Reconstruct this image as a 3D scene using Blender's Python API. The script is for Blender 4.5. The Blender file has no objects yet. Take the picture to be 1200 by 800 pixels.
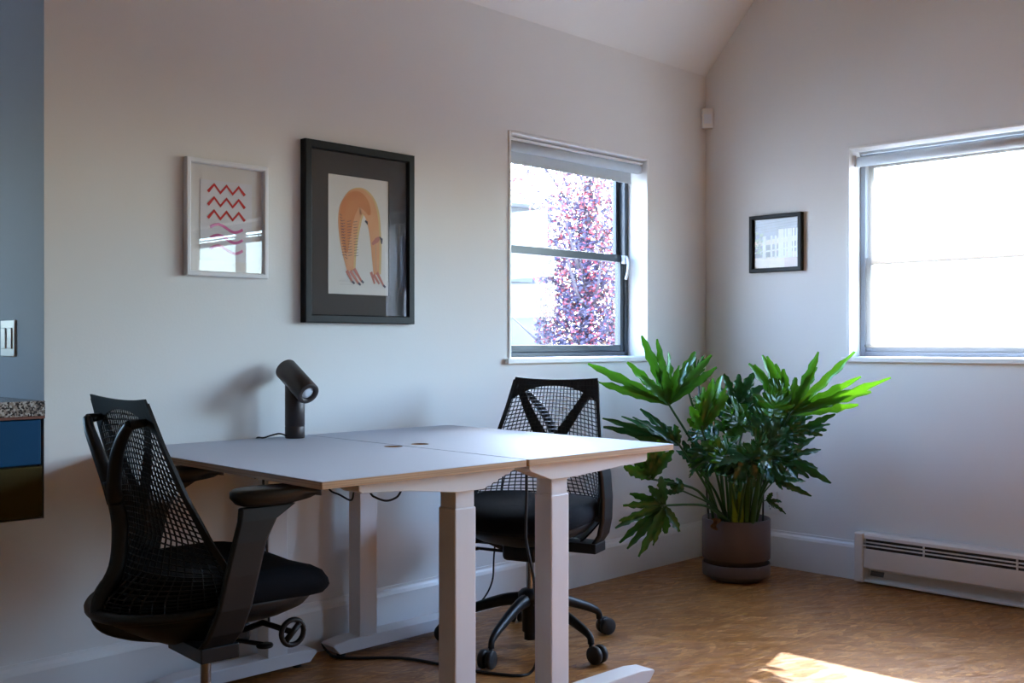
import bpy, bmesh, math, random
from math import sin, cos, pi, radians, sqrt
from mathutils import Vector, Matrix
from mathutils.geometry import tessellate_polygon

# ------------------------------------------------------------------ scene, camera, light
S = bpy.context.scene
COL = S.collection
S.view_settings.view_transform = 'Standard'
S.view_settings.look = 'None'
S.view_settings.gamma = 1.0
S.view_settings.exposure = 1.02
S.cycles.use_denoising = True
S.cycles.max_bounces = 10
S.cycles.diffuse_bounces = 5
S.cycles.transparent_max_bounces = 16
S.cycles.sample_clamp_indirect = 6.0
S.cycles.caustics_reflective = False
S.cycles.caustics_refractive = False

CAM = Vector((-4.738, -3.210, 1.12))
YAW = radians(44.5)
FOC = 1239.0
cd = bpy.data.cameras.new('camera')
cd.sensor_fit = 'HORIZONTAL'; cd.sensor_width = 36.0
cd.lens = FOC / 1200 * 36.0
cd.shift_y = 2.5 / 1200
cd.clip_start = 0.05; cd.clip_end = 200
cam = bpy.data.objects.new('camera', cd); COL.objects.link(cam)
cam.location = CAM
cam.rotation_euler = (pi / 2, 0, YAW - pi / 2)
S.camera = cam

SKY_STRENGTH = 3.6
SUN_STRENGTH = 20.0
w = bpy.data.worlds.new('sky'); S.world = w; w.use_nodes = True
nt = w.node_tree; nt.nodes.clear()
sk = nt.nodes.new('ShaderNodeTexSky'); sk.sky_type = 'NISHITA'
sk.sun_disc = False; sk.sun_elevation = radians(38.5); sk.sun_rotation = radians(76.5)
sk.air_density = 1.0; sk.dust_density = 1.5; sk.ozone_density = 1.0
bg = nt.nodes.new('ShaderNodeBackground'); bg.inputs['Strength'].default_value = SKY_STRENGTH
ou = nt.nodes.new('ShaderNodeOutputWorld')
skm = nt.nodes.new('ShaderNodeMix'); skm.data_type = 'RGBA'; skm.blend_type = 'MULTIPLY'; skm.inputs[0].default_value = 1
skm.inputs[7].default_value = (0.83, 0.985, 1.11, 1)      # camera white balance towards daylight shade
nt.links.new(sk.outputs[0], skm.inputs[6]); nt.links.new(skm.outputs[2], bg.inputs[0]); nt.links.new(bg.outputs[0], ou.inputs[0])

sd = bpy.data.lights.new('sun', 'SUN'); sd.energy = SUN_STRENGTH; sd.angle = radians(0.6); sd.color = (1.0, 0.93, 0.80)
sun = bpy.data.objects.new('sun', sd); COL.objects.link(sun)
el = radians(38.5)
sdir = Vector((-0.972 * cos(el), -0.233 * cos(el), -sin(el)))
sun.rotation_euler = sdir.to_track_quat('-Z', 'Y').to_euler()
sun.location = (6, 2, 6)

def portal(name, loc, rot, sx, sy):
    l = bpy.data.lights.new(name, 'AREA'); l.shape = 'RECTANGLE'; l.size = sx; l.size_y = sy
    l.cycles.is_portal = True
    o = bpy.data.objects.new(name, l); COL.objects.link(o); o.location = loc; o.rotation_euler = rot
portal('window_portal', (-1.0, 0.16, 1.54), (-pi / 2, 0, 0), 0.98, 1.0)
portal('window_portal', (0.16, -1.78, 1.54), (0, pi / 2, 0), 1.0, 1.95)
portal('window_portal', (0.16, -4.9, 1.5), (0, pi / 2, 0), 1.3, 1.6)

# ------------------------------------------------------------------ helpers
def new_mat(name):
    m = bpy.data.materials.new(name); m.use_nodes = True
    n = m.node_tree.nodes; n.clear()
    o = n.new('ShaderNodeOutputMaterial'); return m, m.node_tree, o

def principled(name, col, rough=0.5, metal=0.0, spec=0.5, noise=0.0, nscale=30.0, bump=0.0, bscale=200.0, coat=0.0, col2=None):
    m, t, o = new_mat(name)
    p = t.nodes.new('ShaderNodeBsdfPrincipled')
    p.inputs['Base Color'].default_value = (*col, 1)
    p.inputs['Roughness'].default_value = rough
    p.inputs['Metallic'].default_value = metal
    p.inputs['Specular IOR Level'].default_value = spec
    p.inputs['Coat Weight'].default_value = coat
    tc = t.nodes.new('ShaderNodeTexCoord')
    nz = t.nodes.new('ShaderNodeTexNoise'); nz.inputs['Scale'].default_value = nscale; nz.inputs['Detail'].default_value = 4
    t.links.new(tc.outputs['Object'], nz.inputs['Vector'])
    mx = t.nodes.new('ShaderNodeMix'); mx.data_type = 'RGBA'
    c2 = col2 if col2 else tuple(max(0, c * (1 - noise)) for c in col)
    mx.inputs[6].default_value = (*col, 1); mx.inputs[7].default_value = (*c2, 1)
    t.links.new(nz.outputs['Fac'], mx.inputs[0]); t.links.new(mx.outputs[2], p.inputs['Base Color'])
    if bump > 0:
        n2 = t.nodes.new('ShaderNodeTexNoise'); n2.inputs['Scale'].default_value = bscale; n2.inputs['Detail'].default_value = 3
        t.links.new(tc.outputs['Object'], n2.inputs['Vector'])
        b = t.nodes.new('ShaderNodeBump'); b.inputs['Strength'].default_value = bump; b.inputs['Distance'].default_value = 0.002
        t.links.new(n2.outputs['Fac'], b.inputs['Height']); t.links.new(b.outputs[0], p.inputs['Normal'])
    t.links.new(p.outputs[0], o.inputs[0])
    return m

M = {}
M['wall'] = principled('wall_paint', (0.79, 0.785, 0.77), 0.75, noise=0.03, nscale=3, bump=0.15, bscale=120, spec=0.3)
M['wall_fill_cut'] = principled('fill_cutting_brown', (0.26, 0.22, 0.19), 0.8, noise=0.05, nscale=3)  # dark brown for the unseen walls, chosen to cut the fill light
M['trim'] = principled('trim_paint', (0.84, 0.84, 0.83), 0.35, noise=0.02)
M['ceiling'] = principled('ceiling_paint', (0.82, 0.82, 0.81), 0.8, noise=0.02, nscale=4, spec=0.2)
M['kitchen'] = principled('kitchen_paint', (0.36, 0.40, 0.45), 0.7, noise=0.03, nscale=4)
M['white_metal'] = principled('white_powder_coat', (0.72, 0.72, 0.74), 0.38, noise=0.02)
M['heater'] = principled('heater_enamel', (0.78, 0.75, 0.72), 0.4, noise=0.03)
M['heater_dark'] = principled('heater_core', (0.10, 0.09, 0.085), 0.6, metal=0.4, noise=0.3)
M['plastic_w'] = principled('white_plastic', (0.80, 0.80, 0.80), 0.35)
M['label'] = principled('grey_label', (0.22, 0.22, 0.23), 0.5, noise=0.6, nscale=120)
M['slot'] = principled('dark_slot', (0.05, 0.05, 0.05), 0.6)
M['win_dark'] = principled('dark_window_frame', (0.035, 0.045, 0.055), 0.35, noise=0.2)
M['win_white'] = principled('white_window_frame', (0.27, 0.30, 0.35), 0.4, noise=0.05)
M['black'] = principled('black_plastic', (0.006, 0.0065, 0.008), 0.42, noise=0.2, spec=0.4)
M['black_mesh'] = principled('black_suspension', (0.005, 0.0055, 0.007), 0.5, spec=0.4)
M['black_fabric'] = principled('black_fabric', (0.005, 0.0065, 0.011), 0.9, noise=0.4, nscale=400, bump=0.5, bscale=900, spec=0.2)
M['rubber'] = principled('black_rubber', (0.012, 0.012, 0.013), 0.5, noise=0.2)
M['steel'] = principled('steel', (0.25, 0.24, 0.23), 0.25, metal=1.0)
M['bronze'] = principled('dark_bronze', (0.060, 0.045, 0.043), 0.42, metal=0.35, noise=0.25, nscale=20, bump=0.2, bscale=1500)
M['lens'] = principled('frosted_lens', (0.75, 0.80, 0.88), 0.3)
M['desk'] = principled('desk_laminate', (0.50, 0.54, 0.63), 0.55, noise=0.02, spec=0.18)
M['frame_w'] = principled('white_picture_frame', (0.78, 0.79, 0.82), 0.35)
M['frame_b'] = principled('black_picture_frame', (0.004, 0.0055, 0.008), 0.5, spec=0.25, noise=0.3, nscale=60)
M['mat_b'] = principled('charcoal_mat_board', (0.045, 0.045, 0.047), 0.9, noise=0.05)
M['mat_w'] = principled('white_mat_board', (0.74, 0.72, 0.70), 0.9)
M['paper'] = principled('paper', (0.72, 0.70, 0.66), 0.9, noise=0.04, nscale=12)
M['paper_w'] = principled('white_paper', (0.74, 0.74, 0.78), 0.9)
M['red'] = principled('red_ink', (0.62, 0.03, 0.03), 0.8)
M['pink'] = principled('pink_ink', (0.66, 0.16, 0.36), 0.8)
M['pot'] = principled('brown_ceramic', (0.125, 0.080, 0.066), 0.5, noise=0.12, nscale=15)
M['soil'] = principled('potting_soil', (0.02, 0.014, 0.01), 0.95, noise=0.5, nscale=60, bump=1, bscale=90)
M['stake'] = principled('dark_green_stake', (0.02, 0.03, 0.02), 0.6)
M['blue'] = principled('blue_lacquer', (0.001, 0.062, 0.16), 0.6, spec=0.2, noise=0.25, nscale=6)
M['olive'] = principled('olive_lacquer', (0.070, 0.048, 0.005), 0.6, spec=0.2, noise=0.2, nscale=6)
M['rust'] = principled('counter_underlay', (0.16, 0.05, 0.03), 0.6)
M['siding'] = principled('house_siding', (0.060, 0.064, 0.074), 0.7, noise=0.05)
M['roof'] = principled('grey_roof', (0.22, 0.24, 0.30), 0.8, noise=0.3, nscale=4)
M['darkband'] = principled('dark_eave', (0.02, 0.024, 0.036), 0.7)
M['ground'] = principled('outdoor_ground', (0.45, 0.44, 0.42), 0.9, noise=0.2, nscale=1)
M['bark'] = principled('purple_tree_bark', (0.07, 0.05, 0.06), 0.9, noise=0.4)
M['dead'] = principled('dead_leaf', (0.22, 0.10, 0.03), 0.8, noise=0.3)
M['yellow_stem'] = principled('yellow_green_stalk', (0.28, 0.34, 0.02), 0.45, noise=0.3, nscale=8, col2=(0.14, 0.28, 0.02))
M['stem'] = principled('green_stalk', (0.035, 0.12, 0.02), 0.4, noise=0.4, nscale=10)

def ply_mat():
    m, t, o = new_mat('plywood_edge')
    p = t.nodes.new('ShaderNodeBsdfPrincipled'); p.inputs['Roughness'].default_value = 0.5
    tc = t.nodes.new('ShaderNodeTexCoord'); mp = t.nodes.new('ShaderNodeMapping')
    mp.inputs['Scale'].default_value = (2, 2, 230)
    nz = t.nodes.new('ShaderNodeTexNoise'); nz.inputs['Scale'].default_value = 1.5; nz.inputs['Detail'].default_value = 5
    r = t.nodes.new('ShaderNodeValToRGB')
    r.color_ramp.elements[0].position = .3; r.color_ramp.elements[0].color = (0.30, 0.15, 0.065, 1)
    r.color_ramp.elements[1].position = .7; r.color_ramp.elements[1].color = (0.58, 0.36, 0.19, 1)
    t.links.new(tc.outputs['Object'], mp.inputs[0]); t.links.new(mp.outputs[0], nz.inputs['Vector'])
    t.links.new(nz.outputs['Fac'], r.inputs[0]); t.links.new(r.outputs[0], p.inputs['Base Color'])
    t.links.new(p.outputs[0], o.inputs[0]); return m
M['ply'] = ply_mat()

def granite():
    m, t, o = new_mat('speckled_granite')
    p = t.nodes.new('ShaderNodeBsdfPrincipled'); p.inputs['Roughness'].default_value = 0.25
    tc = t.nodes.new('ShaderNodeTexCoord'); v = t.nodes.new('ShaderNodeTexVoronoi'); v.inputs['Scale'].default_value = 190
    r = t.nodes.new('ShaderNodeValToRGB'); r.color_ramp.interpolation = 'CONSTANT'
    e = r.color_ramp.elements; e[0].color = (0.03, 0.025, 0.025, 1); e[1].position = .3; e[1].color = (0.28, 0.23, 0.20, 1)
    a = e.new(.55); a.color = (0.45, 0.42, 0.40, 1); b = e.new(.8); b.color = (0.14, 0.11, 0.10, 1)
    sp = t.nodes.new('ShaderNodeSeparateColor')
    t.links.new(tc.outputs['Object'], v.inputs['Vector']); t.links.new(v.outputs['Color'], sp.inputs[0])
    t.links.new(sp.outputs[0], r.inputs[0]); t.links.new(r.outputs[0], p.inputs['Base Color'])
    t.links.new(p.outputs[0], o.inputs[0]); return m
M['granite'] = granite()

def floor_mat():
    m, t, o = new_mat('strand_board_floor'); L = t.links
    p = t.nodes.new('ShaderNodeBsdfPrincipled'); p.inputs['Specular IOR Level'].default_value = 0.5
    tc = t.nodes.new('ShaderNodeTexCoord')
    def layer(rot, scale, stretch, seed):
        mp = t.nodes.new('ShaderNodeMapping'); mp.inputs['Rotation'].default_value = (0, 0, rot)
        mp.inputs['Location'].default_value = (seed, seed * 1.7, 0)
        nz = t.nodes.new('ShaderNodeTexNoise'); nz.inputs['Scale'].default_value = 9.0; nz.inputs['Detail'].default_value = 3
        ad = t.nodes.new('ShaderNodeMix'); ad.data_type = 'VECTOR'; ad.inputs[0].default_value = 0.012
        L.new(tc.outputs['Object'], nz.inputs['Vector'])
        L.new(tc.outputs['Object'], ad.inputs[4]); L.new(nz.outputs['Color'], ad.inputs[5])
        L.new(ad.outputs[1], mp.inputs[0])
        m2 = t.nodes.new('ShaderNodeMapping'); m2.inputs['Scale'].default_value = (scale, scale * stretch, 1)
        L.new(mp.outputs[0], m2.inputs[0])
        v = t.nodes.new('ShaderNodeTexVoronoi'); v.inputs['Scale'].default_value = 1.0; v.inputs['Randomness'].default_value = 1.0
        v.voronoi_dimensions = '2D'
        L.new(m2.outputs[0], v.inputs['Vector'])
        s = t.nodes.new('ShaderNodeSeparateColor'); L.new(v.outputs['Color'], s.inputs[0])
        return s
    a = layer(0.35, 12, 4.0, 0.0); b = layer(-0.5, 10, 5.5, 3.1); c = layer(1.05, 11, 5.0, 7.7); d = layer(0.05, 15, 7.0, 5.2); e2 = layer(0.7, 17, 8.0, 9.9)
    def ramp(src, out=0):
        r = t.nodes.new('ShaderNodeValToRGB'); e = r.color_ramp.elements
        e[0].color = (0.205, 0.070, 0.012, 1); e[1].color = (0.45, 0.210, 0.060, 1)
        x = e.new(.35); x.color = (0.255, 0.096, 0.020, 1); y = e.new(.7); y.color = (0.32, 0.135, 0.033, 1)
        L.new(src.outputs[out], r.inputs[0]); return r
    def thr(src, k, out=1):
        mt = t.nodes.new('ShaderNodeMath'); mt.operation = 'GREATER_THAN'; mt.inputs[1].default_value = k
        L.new(src.outputs[out], mt.inputs[0]); return mt
    col = ramp(a)
    for lay, k in ((b, .55), (c, .66), (d, .6), (e2, .74)):
        mx = t.nodes.new('ShaderNodeMix'); mx.data_type = 'RGBA'
        L.new(thr(lay, k).outputs[0], mx.inputs[0])
        L.new(col.outputs[0] if col.bl_idname == 'ShaderNodeValToRGB' else col.outputs[2], mx.inputs[6])
        L.new(ramp(lay).outputs[0], mx.inputs[7]); col = mx
    # fine grain and large tone drift
    g = t.nodes.new('ShaderNodeTexNoise'); g.inputs['Scale'].default_value = 60; g.inputs['Detail'].default_value = 6
    L.new(tc.outputs['Object'], g.inputs['Vector'])
    mg = t.nodes.new('ShaderNodeMapRange'); mg.inputs[3].default_value = 0.84; mg.inputs[4].default_value = 1.16
    L.new(g.outputs['Fac'], mg.inputs[0])
    mu = t.nodes.new('ShaderNodeMix'); mu.data_type = 'RGBA'; mu.blend_type = 'MULTIPLY'; mu.inputs[0].default_value = 1
    L.new(col.outputs[2], mu.inputs[6]); L.new(mg.outputs[0], mu.inputs[7])
    L.new(mu.outputs[2], p.inputs['Base Color'])
    rr = t.nodes.new('ShaderNodeMapRange'); rr.inputs[3].default_value = 0.32; rr.inputs[4].default_value = 0.50
    L.new(a.outputs[2], rr.inputs[0]); L.new(rr.outputs[0], p.inputs['Roughness'])
    bp = t.nodes.new('ShaderNodeBump'); bp.inputs['Strength'].default_value = 0.25; bp.inputs['Distance'].default_value = 0.002
    L.new(g.outputs['Fac'], bp.inputs['Height']); L.new(bp.outputs[0], p.inputs['Normal'])
    L.new(p.outputs[0], o.inputs[0]); return m
M['floor'] = floor_mat()

def glass_mat(name, fac_scale=1.0, tint=(1, 1, 1)):
    m, t, o = new_mat(name)
    tr = t.nodes.new('ShaderNodeBsdfTransparent'); tr.inputs[0].default_value = (*tint, 1)
    gl = t.nodes.new('ShaderNodeBsdfGlossy'); gl.inputs['Roughness'].default_value = 0.01
    ge = t.nodes.new('ShaderNodeNewGeometry')          # Schlick term, the same from both sides of the pane
    dt = t.nodes.new('ShaderNodeVectorMath'); dt.operation = 'DOT_PRODUCT'
    t.links.new(ge.outputs['Normal'], dt.inputs[0]); t.links.new(ge.outputs['Incoming'], dt.inputs[1])
    ab = t.nodes.new('ShaderNodeMath'); ab.operation = 'ABSOLUTE'; t.links.new(dt.outputs['Value'], ab.inputs[0])
    om = t.nodes.new('ShaderNodeMath'); om.operation = 'SUBTRACT'; om.inputs[0].default_value = 1.0; t.links.new(ab.outputs[0], om.inputs[1])
    pw = t.nodes.new('ShaderNodeMath'); pw.operation = 'POWER'; pw.inputs[1].default_value = 5.0; t.links.new(om.outputs[0], pw.inputs[0])
    ma = t.nodes.new('ShaderNodeMath'); ma.operation = 'MULTIPLY_ADD'; ma.inputs[1].default_value = 0.92; ma.inputs[2].default_value = 0.07; t.links.new(pw.outputs[0], ma.inputs[0])
    mt = t.nodes.new('ShaderNodeMath'); mt.operation = 'MULTIPLY'; mt.inputs[1].default_value = fac_scale; mt.use_clamp = True
    mx = t.nodes.new('ShaderNodeMixShader')
    t.links.new(ma.outputs[0], mt.inputs[0]); t.links.new(mt.outputs[0], mx.inputs[0])
    t.links.new(tr.outputs[0], mx.inputs[1]); t.links.new(gl.outputs[0], mx.inputs[2]); t.links.new(mx.outputs[0], o.inputs[0])
    return m
M['glass'] = glass_mat('window_glass', 1.0)
M['pic_glass'] = glass_mat('picture_glass', 1.0)

def shade_mat(name, transp, col):
    m, t, o = new_mat(name)
    tr = t.nodes.new('ShaderNodeBsdfTransparent')
    tl = t.nodes.new('ShaderNodeBsdfTranslucent'); tl.inputs[0].default_value = (*col, 1)
    df = t.nodes.new('ShaderNodeBsdfDiffuse'); df.inputs[0].default_value = (*col, 1)
    tc = t.nodes.new('ShaderNodeTexCoord'); wv = t.nodes.new('ShaderNodeTexNoise'); wv.inputs['Scale'].default_value = 80
    t.links.new(tc.outputs['Object'], wv.inputs['Vector'])
    mr = t.nodes.new('ShaderNodeMapRange'); mr.inputs[3].default_value = transp - .02; mr.inputs[4].default_value = transp + .02
    t.links.new(wv.outputs['Fac'], mr.inputs[0])
    a = t.nodes.new('ShaderNodeMixShader'); a.inputs[0].default_value = 0.5
    t.links.new(tl.outputs[0], a.inputs[1]); t.links.new(df.outputs[0], a.inputs[2])
    b = t.nodes.new('ShaderNodeMixShader'); t.links.new(mr.outputs[0], b.inputs[0])
    t.links.new(a.outputs[0], b.inputs[1]); t.links.new(tr.outputs[0], b.inputs[2]); t.links.new(b.outputs[0], o.inputs[0])
    return m
M['shade'] = shade_mat('sheer_shade_fabric', 0.42, (0.16, 0.147, 0.13))
M['shade_roll'] = principled('rolled_shade_fabric', (0.55, 0.60, 0.64), 0.7, noise=0.05)

def leaf_mat(name, c1, c2, trans, rough=0.32):
    m, t, o = new_mat(name)
    p = t.nodes.new('ShaderNodeBsdfPrincipled'); p.inputs['Roughness'].default_value = rough
    p.inputs['Specular IOR Level'].default_value = 0.6
    tc = t.nodes.new('ShaderNodeTexCoord'); nz = t.nodes.new('ShaderNodeTexNoise'); nz.inputs['Scale'].default_value = 9; nz.inputs['Detail'].default_value = 3
    t.links.new(tc.outputs['Object'], nz.inputs['Vector'])
    oi = t.nodes.new('ShaderNodeObjectInfo')
    ad = t.nodes.new('ShaderNodeMath'); ad.operation = 'MULTIPLY_ADD'; ad.inputs[1].default_value = 0.5
    sb = t.nodes.new('ShaderNodeMath'); sb.operation = 'SUBTRACT'; sb.inputs[1].default_value = 0.0
    t.links.new(nz.outputs['Fac'], sb.inputs[0])
    t.links.new(oi.outputs['Random'], ad.inputs[0]); t.links.new(sb.outputs[0], ad.inputs[2])
    mx = t.nodes.new('ShaderNodeMix'); mx.data_type = 'RGBA'; mx.clamp_factor = True
    m2 = t.nodes.new('ShaderNodeMath'); m2.operation = 'SUBTRACT'; m2.inputs[1].default_value = 0.25; m2.use_clamp = True
    t.links.new(ad.outputs[0], m2.inputs[0]); t.links.new(m2.outputs[0], mx.inputs[0])
    mx.inputs[6].default_value = (*c1, 1); mx.inputs[7].default_value = (*c2, 1)
    t.links.new(mx.outputs[2], p.inputs['Base Color'])
    tl = t.nodes.new('ShaderNodeBsdfTranslucent')
    tb = t.nodes.new('ShaderNodeMix'); tb.data_type = 'RGBA'; tb.blend_type = 'MULTIPLY'; tb.inputs[0].default_value = 1
    tb.inputs[7].default_value = (1.4, 1.3, 0.4, 1)
    t.links.new(mx.outputs[2], tb.inputs[6]); t.links.new(tb.outputs[2], tl.inputs[0])
    ms = t.nodes.new('ShaderNodeMixShader'); ms.inputs[0].default_value = trans
    t.links.new(p.outputs[0], ms.inputs[1]); t.links.new(tl.outputs[0], ms.inputs[2]); t.links.new(ms.outputs[0], o.inputs[0])
    return m
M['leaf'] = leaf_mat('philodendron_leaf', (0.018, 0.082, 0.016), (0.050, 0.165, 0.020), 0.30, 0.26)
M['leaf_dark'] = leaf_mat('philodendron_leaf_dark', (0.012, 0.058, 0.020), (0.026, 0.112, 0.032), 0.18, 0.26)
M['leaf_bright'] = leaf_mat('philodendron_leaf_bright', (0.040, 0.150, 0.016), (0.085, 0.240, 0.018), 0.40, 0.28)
M['t1'] = leaf_mat('plum_leaf_dark', (0.045, 0.040, 0.085), (0.075, 0.055, 0.13), 0.2, 0.5)
M['t2'] = leaf_mat('plum_leaf_red', (0.26, 0.04, 0.06), (0.42, 0.09, 0.11), 0.3, 0.5)
M['t3'] = leaf_mat('plum_leaf_hazed', (0.40, 0.32, 0.44), (0.60, 0.52, 0.64), 0.3, 0.4)  # near-white lavender: bright haze over the tree put into the leaf colour

class MB:
    """collects shapes, links them as one mesh object"""
    def __init__(s): s.bm = bmesh.new(); s.mats = []; s.cur = 0; s.smooth = False
    def use(s, mat, smooth=None):
        if mat not in s.mats: s.mats.append(mat)
        s.cur = s.mats.index(mat)
        if smooth is not None: s.smooth = smooth
        return s
    def face(s, vs, smooth=None):
        try: f = s.bm.faces.new(vs)
        except ValueError: return None
        f.material_index = s.cur; f.smooth = s.smooth if smooth is None else smooth
        return f
    def poly(s, pts): return s.face([s.bm.verts.new(p) for p in pts])
    def box(s, a, b, mtx=None):
        x0, y0, z0 = a; x1, y1, z1 = b
        v = [Vector(p) for p in ((x0,y0,z0),(x1,y0,z0),(x1,y1,z0),(x0,y1,z0),(x0,y0,z1),(x1,y0,z1),(x1,y1,z1),(x0,y1,z1))]
        if mtx: v = [mtx @ p for p in v]
        v = [s.bm.verts.new(p) for p in v]
        for q in ((0,3,2,1),(4,5,6,7),(0,1,5,4),(1,2,6,5),(2,3,7,6),(3,0,4,7)): s.face([v[i] for i in q], False)
        return s
    def prism(s, pts, axis, a, b):
        """polygon pts (2d) extruded along axis from a to b"""
        def mk(p, t):
            if axis == 0: return (t, p[0], p[1])
            if axis == 1: return (p[0], t, p[1])
            return (p[0], p[1], t)
        A = [s.bm.verts.new(mk(p, a)) for p in pts]; B = [s.bm.verts.new(mk(p, b)) for p in pts]
        s.face(A, False); s.face(B[::-1], False)
        n = len(pts)
        for i in range(n): s.face([A[i], B[i], B[(i+1) % n], A[(i+1) % n]])
        return s
    def tube(s, pts, r, n=10, caps=True, flat=1.0, up=None):
        pts = [Vector(p) for p in pts]
        rs = r if isinstance(r, (list, tuple)) else [r] * len(pts)
        rings = []; prev = None
        for i, p in enumerate(pts):
            if i == 0: t = pts[1] - p
            elif i == len(pts) - 1: t = p - pts[i-1]
            else: t = (pts[i+1] - p).normalized() + (p - pts[i-1]).normalized()
            t.normalize()
            if prev is None:
                u = Vector(up) if up else (Vector((0,0,1)) if abs(t.z) < .9 else Vector((1,0,0)))
            else: u = prev
            u = (u - t * u.dot(t)).normalized(); prev = u; v = t.cross(u)
            rings.append([s.bm.verts.new(p + (u * cos(2*pi*k/n) + v * sin(2*pi*k/n) * flat) * rs[i]) for k in range(n)])
        for a, b in zip(rings, rings[1:]):
            for k in range(n): s.face([a[k], a[(k+1) % n], b[(k+1) % n], b[k]], True)
        if caps: s.face(rings[0][::-1], False); s.face(rings[-1], False)
        return s
    def lathe(s, prof, n=32, mtx=None, caps=False):
        rings = []
        for (r, z) in prof:
            ring = []
            for k in range(n):
                p = Vector((r * cos(2*pi*k/n), r * sin(2*pi*k/n), z))
                ring.append(s.bm.verts.new(mtx @ p if mtx else p))
            rings.append(ring)
        for a, b in zip(rings, rings[1:]):
            for k in range(n): s.face([a[k], a[(k+1) % n], b[(k+1) % n], b[k]], True)
        if caps: s.face(rings[0][::-1], False); s.face(rings[-1], False)
        return s
    def grid(s, fn, nu, nv, closed=False):
        V = [[s.bm.verts.new(fn(i/nu, j/nv)) for i in range(nu + (0 if closed else 1))] for j in range(nv+1)]
        for j in range(nv):
            for i in range(nu):
                k = (i+1) % nu if closed else i+1
                s.face([V[j][i], V[j][k], V[j+1][k], V[j+1][i]])
        return V
    def build(s, name, parent=None, bevel=0, seg=2, loc=None):
        me = bpy.data.meshes.new(name)
        bmesh.ops.recalc_face_normals(s.bm, faces=s.bm.faces[:])
        s.bm.to_mesh(me); s.bm.free()
        for m in s.mats: me.materials.append(m)
        o = bpy.data.objects.new(name, me); COL.objects.link(o)
        if parent: o.parent = parent
        if loc: o.location = loc
        if bevel:
            b = o.modifiers.new('bevel', 'BEVEL'); b.width = bevel; b.segments = seg; b.limit_method = 'ANGLE'; b.angle_limit = radians(35)
            b.harden_normals = False
        return o

def empty(name, loc=(0,0,0), rz=0):
    o = bpy.data.objects.new(name, None); COL.objects.link(o); o.location = loc; o.rotation_euler = (0, 0, rz); o.empty_display_size = .1
    return o
def tag(o, label, cat, group=None):
    o['label'] = label; o['category'] = cat
    if group: o['group'] = group
    return o
def struct(o): o['kind'] = 'structure'; return o
def copy_tree(o, parent=None):
    c = o.copy(); COL.objects.link(c); c.parent = parent
    for ch in list(o.children): copy_tree(ch, c)
    return c
def rnd_curve(pts, n=6):
    """Catmull-Rom through pts"""
    P = [Vector(p) for p in pts]; P = [2*P[0]-P[1]] + P + [2*P[-1]-P[-2]]; out = []
    for i in range(1, len(P)-2):
        for k in range(n):
            t = k/n; a, b, c, d = P[i-1:i+3]
            out.append(.5*((2*b) + (c-a)*t + (2*a-5*b+4*c-d)*t*t + (3*b-a-3*c+d)*t**3))
    out.append(P[-2]); return out
def ray(px, py, z):
    """world point at depth z (m) along the camera axis"""
    F = Vector((cos(YAW), sin(YAW), 0)); R = Vector((sin(YAW), -cos(YAW), 0))
    return CAM + F * z + R * ((px-600)/FOC*z) + Vector((0,0,1)) * ((402.5-py)/FOC*z)

# ------------------------------------------------------------------ room shell
T = 0.18
def wall_cells(mb, axis, a, b, us, zs, holes):
    us = sorted(set(us + [h[0] for h in holes] + [h[1] for h in holes])); zs = sorted(set(zs + [h[2] for h in holes] + [h[3] for h in holes]))
    for u0, u1 in zip(us, us[1:]):
        for z0, z1 in zip(zs, zs[1:]):
            um, zm = (u0+u1)/2, (z0+z1)/2
            if any(h[0] < um < h[1] and h[2] < zm < h[3] for h in holes): continue
            if axis == 1: mb.box((u0, a, z0), (u1, b, z1))
            else: mb.box((a, u0, z0), (b, u1, z1))
W1 = (-1.482, -0.519, 1.055, 2.028)       # window in left wall
W2 = (-2.74, -0.819, 1.055, 2.046)        # window in right wall
W3 = (-5.7, -4.15, 0.95, 2.15)
mb = MB().use(M['floor']); mb.box((-7.2, -7, -0.1), (0, 0, 0)); fl = struct(mb.build('floor'))
mb = MB().use(M['wall']); wall_cells(mb, 1, 0, T, [-7.2, T], [-0.1, 2.60], [W1, (-4.95, -3.465, 0.60, 2.42)])
struct(mb.build('wall_left'))
mb = MB().use(M['wall']); wall_cells(mb, 0, 0, T, [-7.0, 0], [-0.1, 2.54], [W2, W3])
mb.prism([(0, 2.54), (-7, 2.54), (-7, 4.4), (-1.62, 4.4)], 0, 0, T)
struct(mb.build('wall_right'))
mb = MB().use(M['wall_fill_cut']); mb.box((-7.2, -7.15, -.1), (T, -7, 4.5)); struct(mb.build('wall_front'))
mb = MB().use(M['wall_fill_cut']); mb.box((-7.35, -7.15, -.1), (-7.2, T, 4.5)); struct(mb.build('wall_rear'))
mb = MB().use(M['ceiling'])
mb.prism([(0.0, 2.54), (-1.60, 4.38), (-7, 4.38), (-7, 4.5), (-1.65, 4.5), (T, 2.62), (T, 2.54)], 0, -7.2, T)
struct(mb.build('ceiling'))
mb = MB().use(M['trim']); mb.prism([(T, 2.56), (.85, 2.50), (.85, 2.62), (T, 2.70)], 0, -.12, 1.7); struct(mb.build('sun_blocking_eave'))  # unseen eave piece, added to stop sun grazing in through the left window
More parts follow.
